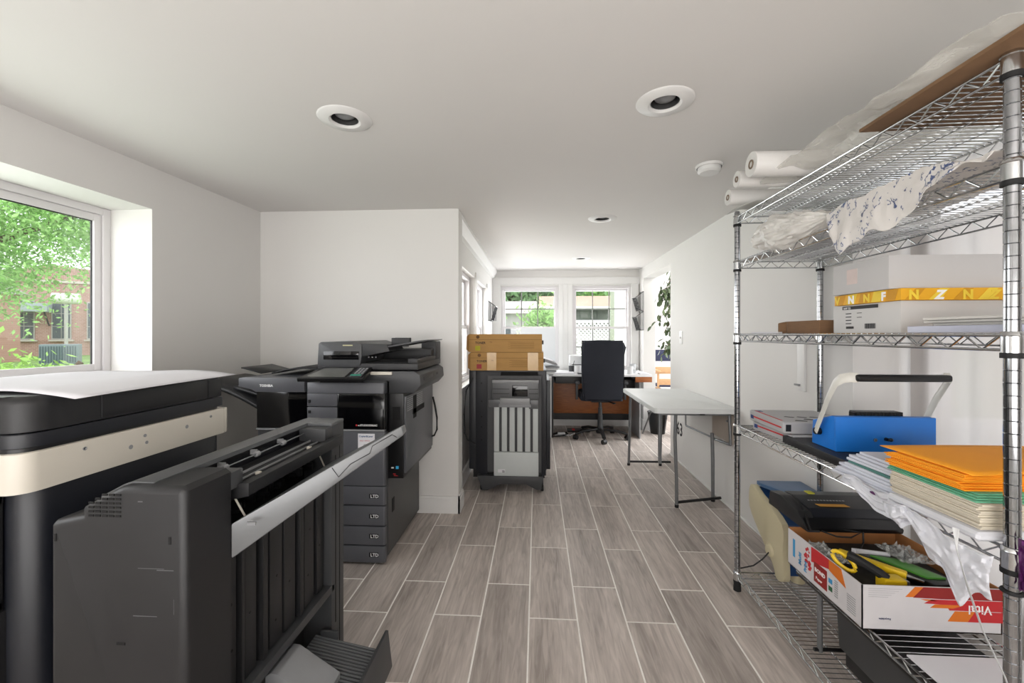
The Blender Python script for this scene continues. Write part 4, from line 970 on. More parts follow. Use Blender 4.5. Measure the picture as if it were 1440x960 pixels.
text(ct, 'carton_text', 'Vital', .036, (1.315, F_-.0006, zq-.050), (-1, 0, 0), (0, 0, -1), wht_print, bold=.01)
text(ct, 'carton_text', 'Recyclable', .008, (1.02, F_-.0006, zq-.095), (-1, 0, 0), (0, 0, -1), mat('ink_blue', '#2a2c63', .6), align='CENTER')
ln = MB()
for i in range(5): ln.box(.975, 1.07-.01*i, F_, cy0, zq-.010-.006*i, zq-.0095-.006*i)
part(ct, 'fine_print', ln, lgrey, kind='stuff')
S_ = cx0-.0006
def sp_(m, nm, pts, d=0): part(ct, nm, MB().prism(pts, S_-d, cx0, 'x'), m)
bl2 = mat('cyan_print', '#3f93c4', .6)
sp_(bl2, 'blue_block', [(1.635, zq-.025), (1.635, zq-.09), (1.622, zq-.09), (1.622, zq-.025)])
sp_(red, 'red_sweep', [(1.53, zq-.003), (1.50, zq-.001), (1.385, zq-.001), (1.43, zq-.03), (1.53, zq-.055)])
sp_(orng, 'orange_sweep', [(1.44, zq-.001), (1.385, zq-.001), (1.365, zq-.050), (1.44, zq-.035)], .0002)
sp_(dred, 'red_plate', [(1.515, zq-.045), (1.45, zq-.045), (1.45, zq-.112), (1.515, zq-.112)], .0003)
text(ct, 'carton_text', 'BOND', .018, (S_-.0006, 1.51, zq-.075), (0, -1, 0), (0, 0, 1), wht_print, bold=.03)
text(ct, 'carton_text', 'Paper', .014, (S_-.0006, 1.505, zq-.10), (0, -1, 0), (0, 0, 1), wht_print)
text(ct, 'carton_text', 'Multi', .022, (S_-.0004, 1.585, zq-.10), (0, 0, 1), (0, 1, 0), bl2, bold=.03)
text(ct, 'carton_text', 'Print', .020, (S_-.0004, 1.555, zq-.11), (0, 0, 1), (0, 1, 0), bl2, bold=.03)
part(ct, 'splatter', (lambda q: [q.lathe([(random.uniform(.003, .008), 0), (.001, -.0006)], (cx0, 1.545+random.uniform(-.018, .02), zq-.02-random.uniform(0, .07)), 7, 'x') for i in range(22)] and q)(MB()), red, kind='stuff')
ln = MB()
for i in range(8): ln.box(S_, cx0, 1.40-.0, 1.415, zq-.055-.007*i, zq-.052-.007*i).box(S_, cx0, 1.325, 1.36, zq-.062-.007*i, zq-.06-.007*i)
part(ct, 'fine_print', ln, lgrey, kind='stuff')
part(ct, 'green_mark', MB().box(S_-.0002, cx0, 1.425, 1.442, zq-.10, zq-.085), mat('green_print', '#1f5b35', .6))
part(ct, 'blue_mark', MB().box(S_-.0002, cx0, 1.425, 1.442, zq-.075, zq-.06), bl2)
# tools
yl = mat('tool_yellow', '#e8c21a', .4, var=.03)
tg = thing('tape_dispenser', 'yellow tape gun with a black grip in the open carton', 'tape gun', (1.05, 1.36, .45))
lp_ = []
part(tg, 'loop_handle', MB().tube([(.985+.020*math.cos(a)-.008*math.sin(a), 1.415-.018*math.cos(a)+.01*math.sin(a), .492+.024*math.sin(a)-.004*math.cos(a)) for a in [2*PI*i/20 for i in range(21)]], .006, 8), yl)
part(tg, 'grip', MB().tube([(.99, 1.405, .517), (1.008, 1.393, .510), (1.03, 1.38, .498), (1.055, 1.365, .484), (1.07, 1.355, .472)], .014, 10), rubber)
part(tg, 'body', MB().box(1.05, 1.115, 1.335, 1.375, .440, .478, .006).rot(Matrix.Identity(4)), yl)
part(tg, 'blade_plate', MB().box(1.10, 1.13, 1.345, 1.366, .455, .470, .002), steel)
sw_ = thing('cutter', 'long yellow cutter lying behind the tape gun in the open carton', 'cutter', (1.08, 1.45, .42))
part(sw_, 'handle', MB().prism([(1.02, 1.50), (1.045, 1.52), (1.155, 1.385), (1.14, 1.37)], .462, .482, 'z', .004), yl)
part(sw_, 'blade', MB().prism([(1.14, 1.372), (1.153, 1.387), (1.175, 1.35), (1.17, 1.345)], .468, .472, 'z'), chrome)
gp = thing('green_packet', 'green packet in dark wrapping in the open carton', 'packet', (1.2, 1.45, .42))
part(gp, 'wrapping', MB().prism([(1.10, 1.53), (1.22, 1.50), (1.29, 1.35), (1.20, 1.34)], .440, .466, 'z', .006), black)
part(gp, 'green_card', MB().prism([(1.13, 1.50), (1.21, 1.475), (1.255, 1.37), (1.20, 1.37)], .466, .472, 'z', .001), mat('green_card', '#4d8f35', .4))
part(gp, 'white_edge', MB().prism([(1.095, 1.535), (1.20, 1.51), (1.20, 1.505), (1.10, 1.52)], .464, .476, 'z'), paper)
def cf(u, v_):
    nn = noise.noise(Vector((u*9, v_*9, 51)))*.02
    return (1.19+.10*u+nn, 1.44+.12*v_+nn, .475+abs(nn)*1.4)
solo('clear_bag', MB().grid(cf, 26, 26), film_mat('clear_bag_m', '#e9eae7', .25, .9, 40, .08), 'crumpled clear bag beside the green packet in the open carton', 'plastic bag', solid=.0006)
def cf2(u, v_):
    nn = noise.noise(Vector((u*9, v_*9, 61)))*.016
    return (.965+.06*u+nn*.5, 1.44+.14*v_+nn, .468+abs(nn)*1.3)
solo('clear_bag', MB().grid(cf2, 26, 26), film_mat('clear_bag_n', '#e9eae7', .25, .9, 40, .08), 'crumpled clear bag behind the tape gun at the left side of the open carton', 'plastic bag', solid=.0006)
solo('tool_jumble', MB().box(.97, 1.33, 1.31, 1.655, cz0+.0035, .438, .01), mat('dark_jumble', '#2d2a27', .8, var=.5, scale=40), 'dark bundle filling the bottom of the open carton', 'bundle')
# laminator on the carton's rear
lm = thing('laminator', 'black laminator lying across the back of the open carton', 'laminator', (1.18, 1.8, .44))
z0 = .49
part(lm, 'body', MB().prism([(1.63, z0-.005), (1.625, z0+.012), (1.69, z0+.052), (1.80, z0+.066), (1.87, z0+.055), (1.88, z0)], 1.005, 1.345, 'x', .004), black)
part(lm, 'top_cover', MB().prism([(1.66, z0+.036), (1.695, z0+.058), (1.80, z0+.071), (1.86, z0+.064), (1.80, z0+.06), (1.70, z0+.045)], 1.05, 1.345, 'x', .002), navy)
part(lm, 'end_cap', MB().prism([(1.62, z0-.004), (1.68, z0+.052), (1.80, z0+.070), (1.875, z0+.060), (1.885, z0)], 1.0, 1.05, 'x', .006), dark)
part(lm, 'yellow_label', MB().prism([(1.10, -.012), (1.21, -.012), (1.20, .006), (1.09, .006)], 0, .001, 'z').rot(Matrix.Translation((0, 1.715, z0+.0635)) @ Matrix.Rotation(math.radians(7), 4, 'X')), mat('amber_label', '#c08a2c', .5), 'amber label')
ln = MB()
for i in range(12): ln.box(1.08+.012*i, 1.087+.012*i, .016, .022, 0, .001)
part(lm, 'fine_print', ln.rot(Matrix.Translation((0, 1.73, z0+.0655)) @ Matrix.Rotation(math.radians(7), 4, 'X')), lgrey, kind='stuff')
part(lm, 'strap', MB().tube([(1.04, 1.78, z0+.074), (1.035, 1.72, z0+.066), (1.02, 1.66, z0+.04), (1.01, 1.62, z0+.006)], .003, 6, (.004, .0012)), rubber)
part(lm, 'cord', MB().tube([(1.05, 1.62, z0+.004), (1.09, 1.60, z0-.006), (1.14, 1.60, z0-.008), (1.19, 1.62, z0+.002), (1.12, 1.63, z0+.008)], .003, 6).tube([(1.20, 1.625, z0+.002), (1.19, 1.61, z0-.03), (1.15, 1.58, z0-.05), (1.14, 1.52, z0-.07)], .003, 6), rubber)
solo('yellow_tag', MB().box(1.115, 1.14, 1.80, 1.83, z0+.0735, z0+.078, .001), mat('acid_yellow', '#b9b62c', .6), 'small yellow tag with black cord on top of the laminator', 'tag')
# old punch machine with cream side
pm2 = thing('punch_machine', 'old blue punch machine with a rounded cream side panel behind the laminator', 'punch machine', (1.2, 2.0, LV[0]+.008))
cs = mat('aged_cream', '#cfc5a4', .4, var=.04, scale=5)
def smooth_poly(pts, n_=4):
    out = []
    k_ = len(pts)
    for i in range(k_):
        p0, p1, p2, p3 = [Vector(pts[(i+j-1) % k_]) for j in range(4)]
        for s_ in range(n_):
            t_ = s_/n_; out.append(tuple(.5*((2*p1)+(-p0+p2)*t_+(2*p0-5*p1+4*p2-p3)*t_*t_+(-p0+3*p1-3*p2+p3)*t_**3)))
    return out
pp = [(2.24, .448), (2.15, .425), (1.965, .365), (1.955, .25), (1.945, .14), (1.965, .105), (2.01, .10), (2.04, .15), (2.13, .22), (2.25, .33)]
part(pm2, 'side_panel', MB().prism(smooth_poly(pp), 1.10, 1.128, 'x', .002), cs)
part(pm2, 'side_boss', MB().lathe([(.001, -.012), (.026, -.008), (.032, 0), (.032, .004)], (1.099, 2.06, .20), 20, 'x'), cs)
part(pm2, 'body', MB().prism([(2.22, .445), (1.97, .36), (1.97, .13), (2.03, .13), (2.20, .30)], 1.128, 1.33, 'x'), mat('deep_blue_paint', '#1f4473', .4))
part(pm2, 'top_plate', MB().prism([(1.128, 2.235), (1.128, 2.19), (1.20, 2.02), (1.335, 1.90), (1.345, 2.235)], .452, .470, 'z', .003), mat('slate_blue_paint', '#4a6a8f', .35, var=.05))
part(pm2, 'foot', MB().rod((1.19, 2.0, LV[0]+.008), (1.19, 2.0, .14), .03, seg=18).rod((1.28, 2.0, LV[0]+.008), (1.28, 2.0, .14), .03, seg=18), cs)
solo('black_cord', MB().tube([(1.095, 2.05, .20), (1.06, 2.05, .16), (1.02, 2.05, .13), (.96, 2.05, .115)], .003), rubber, 'short black cord from the cream-sided machine to the rack post', 'cord')

# curtain behind the rack and window behind it
cu = film_mat('sheer_curtain', '#c6c1bd', .97, .3, 6, .7)
def curt(u, v_): 
    y = 1.87-1.75*u; return (XR+.20+.020*math.sin(u*60)+.014*math.sin(u*27+1), y, 1.66-1.55*v_)
solo('sheer_curtain', MB().grid(curt, 180, 4), cu, 'sheer white curtain across the recess behind the wire rack', 'curtain')
cr_ = thing('curtain_rod', 'thin rod holding the sheer curtain behind the rack', 'rod', (XR+.2, 1.0, 1.66))
part(cr_, 'rod', MB().rod((XR+.2, .12, 1.665), (XR+.2, 1.88, 1.665), .006), trim_m)
d_ = MB().box(XR+.27, XR+.31, .1, .7, 0, 1.8).box(XR+.27, XR+.31, 1.35, 1.45, .3, 1.75).box(XR+.27, XR+.31, .7, 1.9, 0, .30).box(XR+.27, XR+.31, .7, 1.8, 1.75, 1.8).box(XR+.27, XR+.31, 1.8, 1.9, .3, 1.8)
w6 = thing('window_6', None, None); w6['kind'] = 'structure'
part(w6, 'window_frame', d_, frame_m); part(w6, 'pane', MB().box(XR+.285, XR+.29, .7, 1.8, .3, 1.75), pane_m)
solo('folded_board', MB().box(XR+.05, XR+.08, .90, 1.13, 1.03, 1.36, .003), wb, 'plain white board standing behind the nearest rack post', 'board')
wbk = thing('wall_bracket', 'narrow white plastic strap holder on the wall behind the rack', 'bracket', (XR, 2.2, 1.0))
part(wbk, 'strip', MB().box(XR-.012, XR, 2.21, 2.27, .93, 1.19, .002), trim_m)
part(wbk, 'hook', MB().box(XR-.022, XR-.012, 2.23, 2.25, 1.18, 1.20, .002).box(XR-.022, XR-.012, 2.24, 2.28, .955, .965, .002), lgrey)

# ================= folding table =================
ft = thing('folding_table', 'white plastic folding table with grey tube legs along the right wall', 'table', (1.07, 3.43, 0))
tp = mat('table_plastic', '#dcdedd', .45, var=.02, bump=.1, bscale=500)
TX0, TX1, TY0, TY1, TZ = .797, 1.352, 2.90, 3.97, .72
part(ft, 'tabletop', MB().vbox(TX0, TX1, TY0, TY1, TZ-.035, TZ, .025, .006, 4), tp)
tube = steel
lg_ = part(ft, 'leg', MB().tube([(.86, 3.93, TZ-.04), (.858, 3.95, .35), (.855, 3.985, .012)], .0115, 10), tube)
part(lg_, 'foot_cap', MB().rod((.855, 3.985, 0), (.855, 3.985, .02), .014, seg=12), rubber)
lg_ = part(ft, 'leg', MB().tube([(1.13, 3.93, TZ-.04), (1.14, 3.95, .35), (1.145, 3.99, .012)], .0115, 10), tube)
part(lg_, 'foot_cap', MB().rod((1.145, 3.99, 0), (1.145, 3.99, .02), .014, seg=12), rubber)
part(ft, 'foot_bar', MB().rod((.856, 3.985, .035), (1.24, 3.99, .035), .010), black)
lg_ = part(ft, 'leg', MB().tube([(.975, 3.02, TZ-.04), (.965, 3.01, .50), (.982, 3.03, .20), (.985, 3.035, .012)], .0115, 10), tube)
part(lg_, 'foot_cap', MB().rod((.985, 3.035, 0), (.985, 3.035, .02), .014, seg=12), rubber)
lg_ = part(ft, 'leg', MB().tube([(1.275, 3.15, .50), (1.282, 3.155, .30), (1.285, 3.16, .012)], .0125, 10), tube)
part(lg_, 'foot_cap', MB().rod((1.285, 3.16, 0), (1.285, 3.16, .02), .015, seg=12), rubber)
part(ft, 'foot_bar', MB().rod((.985, 3.035, .035), (1.335, 3.15, .03), .0105), black)
part(ft, 'leg', MB().rod((.845, 2.96, TZ-.036), (.85, 2.97, .33), .012, seg=12), tube, 'short hanging post under the near left corner')
part(ft, 'cross_bar', MB().rod((.85, 2.97, TZ-.05), (1.02, 3.0, TZ-.05), .008).rod((1.285, 3.155, .46), (1.34, 3.0, .455), .009).rod((1.175, 3.4, .50), (1.275, 3.15, .47), .007), tube)
part(ft, 'brace', MB().rod((.86, 3.2, TZ-.05), (.875, 3.55, .40), .006).rod((1.17, 3.4, TZ-.04), (1.175, 3.4, .50), .006).rod((1.14, 3.8, TZ-.04), (1.145, 3.8, .47), .006).rod((1.33, 3.0, TZ-.04), (1.34, 3.0, .455), .011), tube)
part(ft, 'hinge_block', MB().box(1.10, 1.13, TY0+.005, TY0+.03, TZ-.045, TZ-.03, .003), black)
part(ft, 'under_frame', MB().box(TX0+.04, TX1-.03, TY0+.05, TY0+.07, TZ-.055, TZ-.035, .002).box(TX0+.04, TX0+.055, TY0+.05, TY1-.05, TZ-.05, TZ-.035).box(TX1-.06, TX1-.04, TY0+.05, TY1-.05, TZ-.05, TZ-.035), tube)
ob = thing('outlet_cover', 'beige wooden board fixed on the right wall under the folding table', 'board', (XR, 3.1, .45))
part(ob, 'board', MB().box(XR-.016, XR, 2.95, 3.32, .46, .66, .002), mat('beige_board', '#b5a99d', .6, var=.05, scale=20, stretch=(1, 6, 1)))
part(ob, 'pull', MB().lathe([(.008, 0), (.008, -.012), (.004, -.014)], (XR-.016, 3.05, .61), 12, 'x'), lgrey)
tpb = solo('blue_tape', MB().box(XR-.0015, XR, 4.02, 4.10, .475, .60), mat('painter_blue', '#1f4f9e', .6), 'blue tape square stuck on the right wall under the folding table', 'tape')
mk = thing('wall_marking', 'black handwritten 63 on the right wall below the blue tape', 'marking', (XR, 4.1, .25))
text(mk, 'digits', '63', .17, (XR-.0008, 4.19, .26), (0, -1, 0), (0, 0, 1), blk_print, bold=.02)

# ================= desk area at the far windows =================
oak = mat('orange_wood', '#b06a34', .4, var=.3, scale=9, stretch=(1.2, 4, 22), col2='#8a4d26')
dw = mat('desk_white', '#d9dadb', .4, var=.02)
dk = thing('desk', 'wide white-topped desk with an orange wood front under the far windows', 'desk', (.7, 5.3, 0))
part(dk, 'desktop', MB().box(.155, 1.33, 4.95, 5.63, .728, .752, .003), dw)
part(dk, 'modesty_panel', MB().box(.175, 1.20, 5.44, 5.46, .20, .60, .002), oak)
part(dk, 'black_frame', MB().box(.175, 1.20, 5.435, 5.465, .60, .728).box(.175, 1.20, 5.432, 5.466, .13, .21).box(.175, .195, 5.0, 5.44, .0, .728), black)
part(dk, 'drawer', MB().box(.22, .56, 5.00, 5.42, .64, .72, .003), mat('drawer_dark', '#1b1a1b', .4))
part(dk, 'side_panel', MB().box(.150, .172, 4.98, 5.60, 0, .727, .002), dw)
part(dk, 'wood_apron', MB().box(1.14, 1.33, 4.955, 4.975, .665, .728, .002), oak)
part(dk, 'leg', MB().box(1.195, 1.21, 5.0, 5.6, 0, .728, .002), mat('desk_grey', '#9b9da0', .4))
part(dk, 'inner_box', MB().box(1.06, 1.19, 5.2, 5.43, .55, .67, .002), black)
cb_ = thing('side_cabinet', 'low white cabinet between the cartons and the desk', 'cabinet', (.03, 4.6, 0))
part(cb_, 'carcass', MB().box(-.50, .125, 4.30, 5.35, .03, .755, .003), dw)
part(cb_, 'top', MB().box(-.52, .15, 4.27, 5.38, .757, .785, .003), dw)
part(cb_, 'leg', MB().box(.10, .125, 4.31, 4.34, 0, .03), steel)
for i in range(5):
    env('document_tray_sheet', ['lowest', 'second', 'third', 'fourth', 'topmost'][i]+' grey-white paper stack slab on the low white cabinet', -.30, .17+.012*i, 4.40, 4.74, .7865+.020*i, .804+.020*i, dw if i % 2 else mat('mid_paper', '#9d9fa2', .5), 'slabs of paper on the low cabinet', .03*i, 'paper')
wbx = thing('white_board', 'white blank board leaning in front of the left far window', 'board', (.03, 5.2, .785))
part(wbx, 'panel', MB().box(-.21, .235, 5.39, 5.40, .79, 1.30, .002).rot(Matrix.Identity(4)), mat('board_white', '#dadde0', .3, var=.01))
part(wbx, 'stand_foot', MB().box(-.1, .08, 5.30, 5.40, .785, .80, .002), dw)
mo = thing('monitor', 'black computer monitor on the desk, mostly hidden by the chair', 'monitor', (.82, 5.35, .752))
part(mo, 'screen_back', MB().box(.56, 1.07, 5.30, 5.34, .86, 1.145, .006), black)
part(mo, 'stand', MB().box(.79, .85, 5.34, 5.37, .76, .95, .003).box(.70, .94, 5.28, 5.44, .752, .764, .003), black)
pc_ = thing('pen_cup', 'small wire pen cup with a pen on the desk', 'cup', (.42, 5.15, .752))
part(pc_, 'cup', MB().lathe([(.03, 0), (.034, .085), (.032, .085), (.028, .004)], (.42, 5.15, .753), 20), mat('mesh_grey', '#4c4e50', .4, metal=.5))
part(pc_, 'pen', MB().rod((.42, 5.15, .76), (.455, 5.16, .90), .0035), black)
part(pc_, 'pen', MB().rod((.415, 5.15, .76), (.40, 5.14, .87), .003), lgrey)
def mug(x, y, lab, col='#dcdcdc', h=.09):
    g = thing('mug', lab, 'mug', (x, y, .752))
    mm = mat('mug'+col, col, .3)
    part(g, 'bowl', MB().lathe([(.033, 0), (.037, h), (.034, h), (.03, .005)], (x, y, .753), 20), mm)
    part(g, 'handle', MB().tube([(x+.034, y, .753+h*.8), (x+.058, y, .753+h*.7), (x+.058, y, .753+h*.35), (x+.034, y, .753+h*.2)], .005, 6), mm)
mug(.49, 5.10, 'white mug beside the pen cup on the desk')
mug(1.10, 5.05, 'white mug at the right end of the desk')
mug(1.16, 5.18, 'pale grey tall cup at the right end of the desk, behind the mug', '#b9bbbd', .11)
for i, (x0, x1, y0, y1, z, lab) in enumerate(((.17, .44, 4.97, 5.16, .753, 'white papers on the left corner of the desk'), (.48, .58, 4.97, 5.07, .753, 'dark grey notebook on the desk front edge left of the chair'), (1.2, 1.31, 4.98, 5.10, .753, 'white papers on the right corner of the desk'))):
    env('paper_stack' if i != 1 else 'notebook', lab, x0, x1, y0, y1, z, z+.012+.006*(i == 0), paper if i != 1 else grey, None, 0, 'paper' if i != 1 else 'notebook')
pb_ = thing('desk_printer', 'small white box-shaped printer on the desk between the far windows', 'printer', (.50, 5.45, .752))
part(pb_, 'body', MB().box(.42, .58, 5.38, 5.58, .753, .95, .006), dw)
part(pb_, 'slot', MB().box(.44, .56, 5.376, 5.381, .83, .84), grey)
ps = thing('power_strip', 'dark power strip on the floor under the desk', 'power strip', (.5, 5.3, 0))
part(ps, 'body', MB().box(.38, .66, 5.28, 5.34, .002, .04, .006), black)
part(ps, 'switch', MB().box(.44, .47, 5.275, 5.30, .025, .045, .002), red, 'red lit switch')
random.seed(11)
solo('floor_cable', MB().tube([(.24+.14*math.sin(i*.9), 5.12+.12*math.cos(i*.7), .009+.003*(i % 3)) for i in range(16)], .006, 6), rubber, 'black looped cable on the floor at the left of the desk', 'cable')
solo('floor_cable', MB().tube([(.22+.02*i, 5.08+.03*math.sin(i), .008) for i in range(10)]+[(.47, 5.14, .03), (.55, 5.17, .02), (.54, 5.10, .01)], .006, 6), dw, 'white cable on the floor in front of the power strip', 'cable')
solo('power_adapter', MB().box(.25, .34, 5.09, 5.13, .013, .04, .008), dw, 'white power adapter among the floor cables', 'adapter')

pt_ = thing('paper_tray', 'slanted grey paper tray rising beside the toner cartons on the low cabinet', 'tray', (.05, 4.5, .89))
part(pt_, 'tray', MB().prism([(-.12, 1.03), (.20, .925), (.215, .905), (.20, .90), (-.12, 1.0)], 4.36, 4.62, 'y', .003), lgrey)
part(pt_, 'support', MB().box(-.12, .05, 4.38, 4.60, .886, .96, .004), black)
part(pt_, 'sheet', MB().prism([(-.11, 1.033), (.17, .941), (.17, .938), (-.11, 1.03)], 4.38, 4.60, 'y'), paper)
# chair
ch = thing('office_chair', 'dark high-back swivel office chair at the desk, seen from behind', 'chair', (.745, 5.02, 0))
cx, cy = .745, 5.02
def back(u, v_):
    a = 2*PI*u
    return None
bk = MB()
prof2 = []
t = bmesh.new(); bmesh.ops.create_cube(t, size=1)
for v in t.verts: v.co = Vector((v.co.x*.47, v.co.y*.09, v.co.z*.67))
bmesh.ops.subdivide_edges(t, edges=t.edges[:], cuts=7, use_grid_fill=True)
for v in t.verts:
    z = v.co.z/.335; x = v.co.x/.235
    tp_ = 1-.05*max(0, -z)-.10*max(0, abs(z)-.85)/.15*.6
    v.co.x *= tp_; v.co.y += -.02*(1-x*x)*(1 if v.co.y < 0 else .3)-.03*z*z+ .0*z
    if z > .8: v.co.z -= .012*x*x
    v.co = Vector((cx+v.co.x-.005, 4.80+v.co.y*1.0, .82+v.co.z))
bmesh.ops.bevel(t, geom=[e for e in t.edges if e.calc_face_angle(0) > .9], offset=.014, segments=3, affect='EDGES')
bk._mv(t)
bo = part(ch, 'backrest', bk, chair_fab)
part(bo, 'back_seam', MB().box(cx-.235, cx+.225, 4.742, 4.745, .685, .688), black)
part(ch, 'seat', MB().vbox(cx-.24, cx+.24, 4.83, 5.30, .46, .545, .07, .02, 4), chair_fab)
part(ch, 'seat_plate', MB().box(cx-.11, cx+.11, 4.93, 5.14, .43, .459, .004), black)
part(ch, 'lever', MB().rod((cx+.08, 4.95, .44), (cx+.13, 4.86, .435), .008).sphere((cx+.13, 4.85, .435), .022, .018, .010), black)
part(ch, 'armrest', MB().box(cx-.30, cx-.25, 4.88, 5.12, .64, .675, .012).box(cx-.29, cx-.265, 4.95, 5.0, .46, .645, .005), grey)
part(ch, 'armrest', MB().box(cx+.25, cx+.30, 4.88, 5.12, .64, .675, .012).box(cx+.265, cx+.29, 4.95, 5.0, .46, .645, .005), grey)
part(ch, 'gas_column', MB().rod((cx, cy, .10), (cx, cy, .27), .032, .030, 20).rod((cx, cy, .27), (cx, cy, .36), .025, seg=20).rod((cx, cy, .36), (cx, cy, .44), .019, seg=16), grey)
part(ch, 'hub', MB().lathe([(.045, .06), (.05, .075), (.05, .11), (.035, .13)], (cx, cy, 0), 20), dark)
for i in range(5):
    a = math.radians(-90+72*i); ex, ey = cx+.31*math.cos(a), cy+.31*math.sin(a)*.95
    l_ = part(ch, 'star_leg', MB().tube([(cx+.04*math.cos(a), cy+.04*math.sin(a), .105), (cx+.2*math.cos(a), cy+.2*math.sin(a), .095), (ex, ey, .070)], .02, 8, (.024, .016)), dark)
    b2 = a+.6
    part(l_, 'caster', MB().rod((ex-.024*math.sin(b2), ey+.024*math.cos(b2), .026), (ex+.024*math.sin(b2), ey-.024*math.cos(b2), .026), .026, seg=16).rod((ex, ey, .04), (ex, ey, .075), .008), black)

# wall file holders
wire_b = mat('black_wire_mesh', '#2b2b2d', .4, metal=.4)
def holder(x, s_, y, z, lab):
    g = thing('file_holder', lab, 'file holder', (x, y, z))
    fr_ = MB(); Lh, Hh, P_ = .26, .21, .10
    A0 = (x+s_*.008, y-Lh/2, z); 
    for yy in (y-Lh/2, y+Lh/2):
        fr_.rod((x+s_*.006, yy, z), (x+s_*.006, yy, z+Hh+.03), .004).rod((x+s_*.006, yy, z), (x+s_*.05, yy, z), .004).rod((x+s_*.05, yy, z), (x+s_*P_, yy, z+Hh-.04), .004).rod((x+s_*P_, yy, z+Hh-.04), (x+s_*.006, yy, z+Hh+.03), .004)
    for p_ in ((.006, Hh+.03), (P_, Hh-.04), (.05, 0)): fr_.rod((x+s_*p_[0], y-Lh/2, z+p_[1]), (x+s_*p_[0], y+Lh/2, z+p_[1]), .0045)
    part(g, 'frame', fr_, black)
    me_ = MB()
    for i in range(13):
        yy = y-Lh/2+Lh*i/12; me_.rod((x+s_*.05, yy, z), (x+s_*P_, yy, z+Hh-.04), .0022, seg=4)
    for i in range(9):
        f_ = i/8; me_.rod((x+s_*(.05+(P_-.05)*f_), y-Lh/2, z+(Hh-.04)*f_), (x+s_*(.05+(P_-.05)*f_), y+Lh/2, z+(Hh-.04)*f_), .0022, seg=4)
    for yy in (y-Lh/2, y+Lh/2): [me_.rod((x+s_*(.006+.013*i), yy, z), (x+s_*(.006+.013*i), yy, z+Hh+.03-.9*.013*i if i < 4 else z+Hh-.035), .0026, seg=4) for i in range(7)]
    part(g, 'mesh_panel', me_, wire_b, kind='stuff')
holder(XL, 1, 5.20, 1.39, 'black mesh file holder on the left wall beyond the side windows')
holder(XR, -1, 5.575, 1.53-.02, 'upper black mesh file holder on the right wall by the opening') if False else None
# the right-hand pair hang on the pier beside the opening
def holder_r(z, lab): holder(XR, -1, 5.60 if False else 5.33+.245, z, lab)
for z, lab in ((1.525, 'upper black mesh file holder on the right wall by the opening'), (1.275, 'lower black mesh file holder on the right wall by the opening')):
    g0 = set(D.objects); 
    holder(XR, -1, 5.575, z, lab)

# ================= opening: basket, plant, side room chair =================
bs = thing('waste_basket', 'black waste basket on the floor in the opening behind the folding table', 'waste basket', (1.46, 5.25, 0))
part(bs, 'bucket', MB().lathe([(.085, 0.001), (.12, .26), (.124, .262), (.116, .262), (.08, .01)], (1.49, 5.30, 0), 24), black)
part(bs, 'rim', MB().lathe([(.120, .258), (.127, .262), (.120, .268), (.114, .262)], (1.49, 5.30, 0), 24), black)
pl = thing('ficus_tree', 'green artificial ficus tree in the opening to the side room', 'plant', (1.78, 5.15, 0))
bark = mat('bark', '#5b4534', .8)
part(pl, 'pot', MB().lathe([(.10, 0), (.14, .25), (.15, .26), (.13, .26), (.12, .2)], (1.78, 5.15, 0), 24), mat('pot_terracotta', '#6d5a4c', .7))
part(pl, 'soil', MB().lathe([(.001, .215), (.126, .215), (.126, .2)], (1.78, 5.15, 0), 20), mat('soil', '#2a2018', .95))
part(pl, 'trunk', MB().tube([(1.78, 5.15, .2), (1.77, 5.15, .8), (1.71, 5.13, 1.3), (1.68, 5.12, 1.75), (1.66, 5.1, 1.95)], .014, 8), bark)
random.seed(21)
lfm = [mat('leaf_deep', '#4b5f3d', .4, var=.3, scale=20), mat('leaf_olive', '#65764f', .4, var=.3, scale=20)]
def leafmesh(m):
    q = bmesh.new(); P = [(0, 0, 0), (.012, .018, .003), (.016, .035, .004), (.010, .055, .001), (0, .068, -.004), (-.010, .055, .001), (-.016, .035, .004), (-.012, .018, .003)]
    V = [q.verts.new(p) for p in P]; c0 = q.verts.new((0, .034, -.002))
    for i in range(8): q.faces.new((V[i], V[(i+1) % 8], c0))
    me = D.meshes.new('leaf'); q.to_mesh(me); q.free(); me.materials.append(m); return me
LM = [leafmesh(m) for m in lfm]
br = MB(); tips = []
for i in range(22):
    z = 1.10+.86*(i/22)+random.uniform(-.05, .05); a = PI+random.uniform(-1.3, 1.3)
    if i % 4 == 3: a = random.uniform(0, 2*PI)
    r_ = random.uniform(.10, .30)*(1.05-.4*abs((z-1.5)/.5)); p0 = Vector((1.64, 5.12, z)); p1 = p0+Vector((r_*math.cos(a), r_*math.sin(a)*.7, random.uniform(-.18, .05)))
    pm = (p0+p1)/2+Vector((0, 0, .05)); br.tube([p0, pm, p1], .003, 5); tips.append((p0, pm, p1))
part(pl, 'branches', br, bark, kind='stuff')
for i in range(295):
    p0, pm, p1 = random.choice(tips); f_ = random.uniform(.25, 1.05)
    p = (p0*(1-f_)**2+pm*2*f_*(1-f_)+p1*f_**2)+Vector([random.gauss(0, .03) for _ in range(3)])
    o = D.objects.new('leaf', random.choice(LM)); C.objects.link(o); o.parent = pl
    o.location = WM[pl.name].inverted() @ p; o.rotation_euler = (random.uniform(-2.2, -.4), random.uniform(-.6, .6), random.uniform(0, 6.28)); s_ = random.uniform(.95, 1.35); o.scale = (s_,)*3
dc = thing('folding_chair', 'pale wooden director chair with a navy back in the side room', 'chair', (2.06, 6.5, 0))
wd_ = mat('pale_wood', '#c99f74', .5, var=.15, scale=20, stretch=(1, 1, 6))
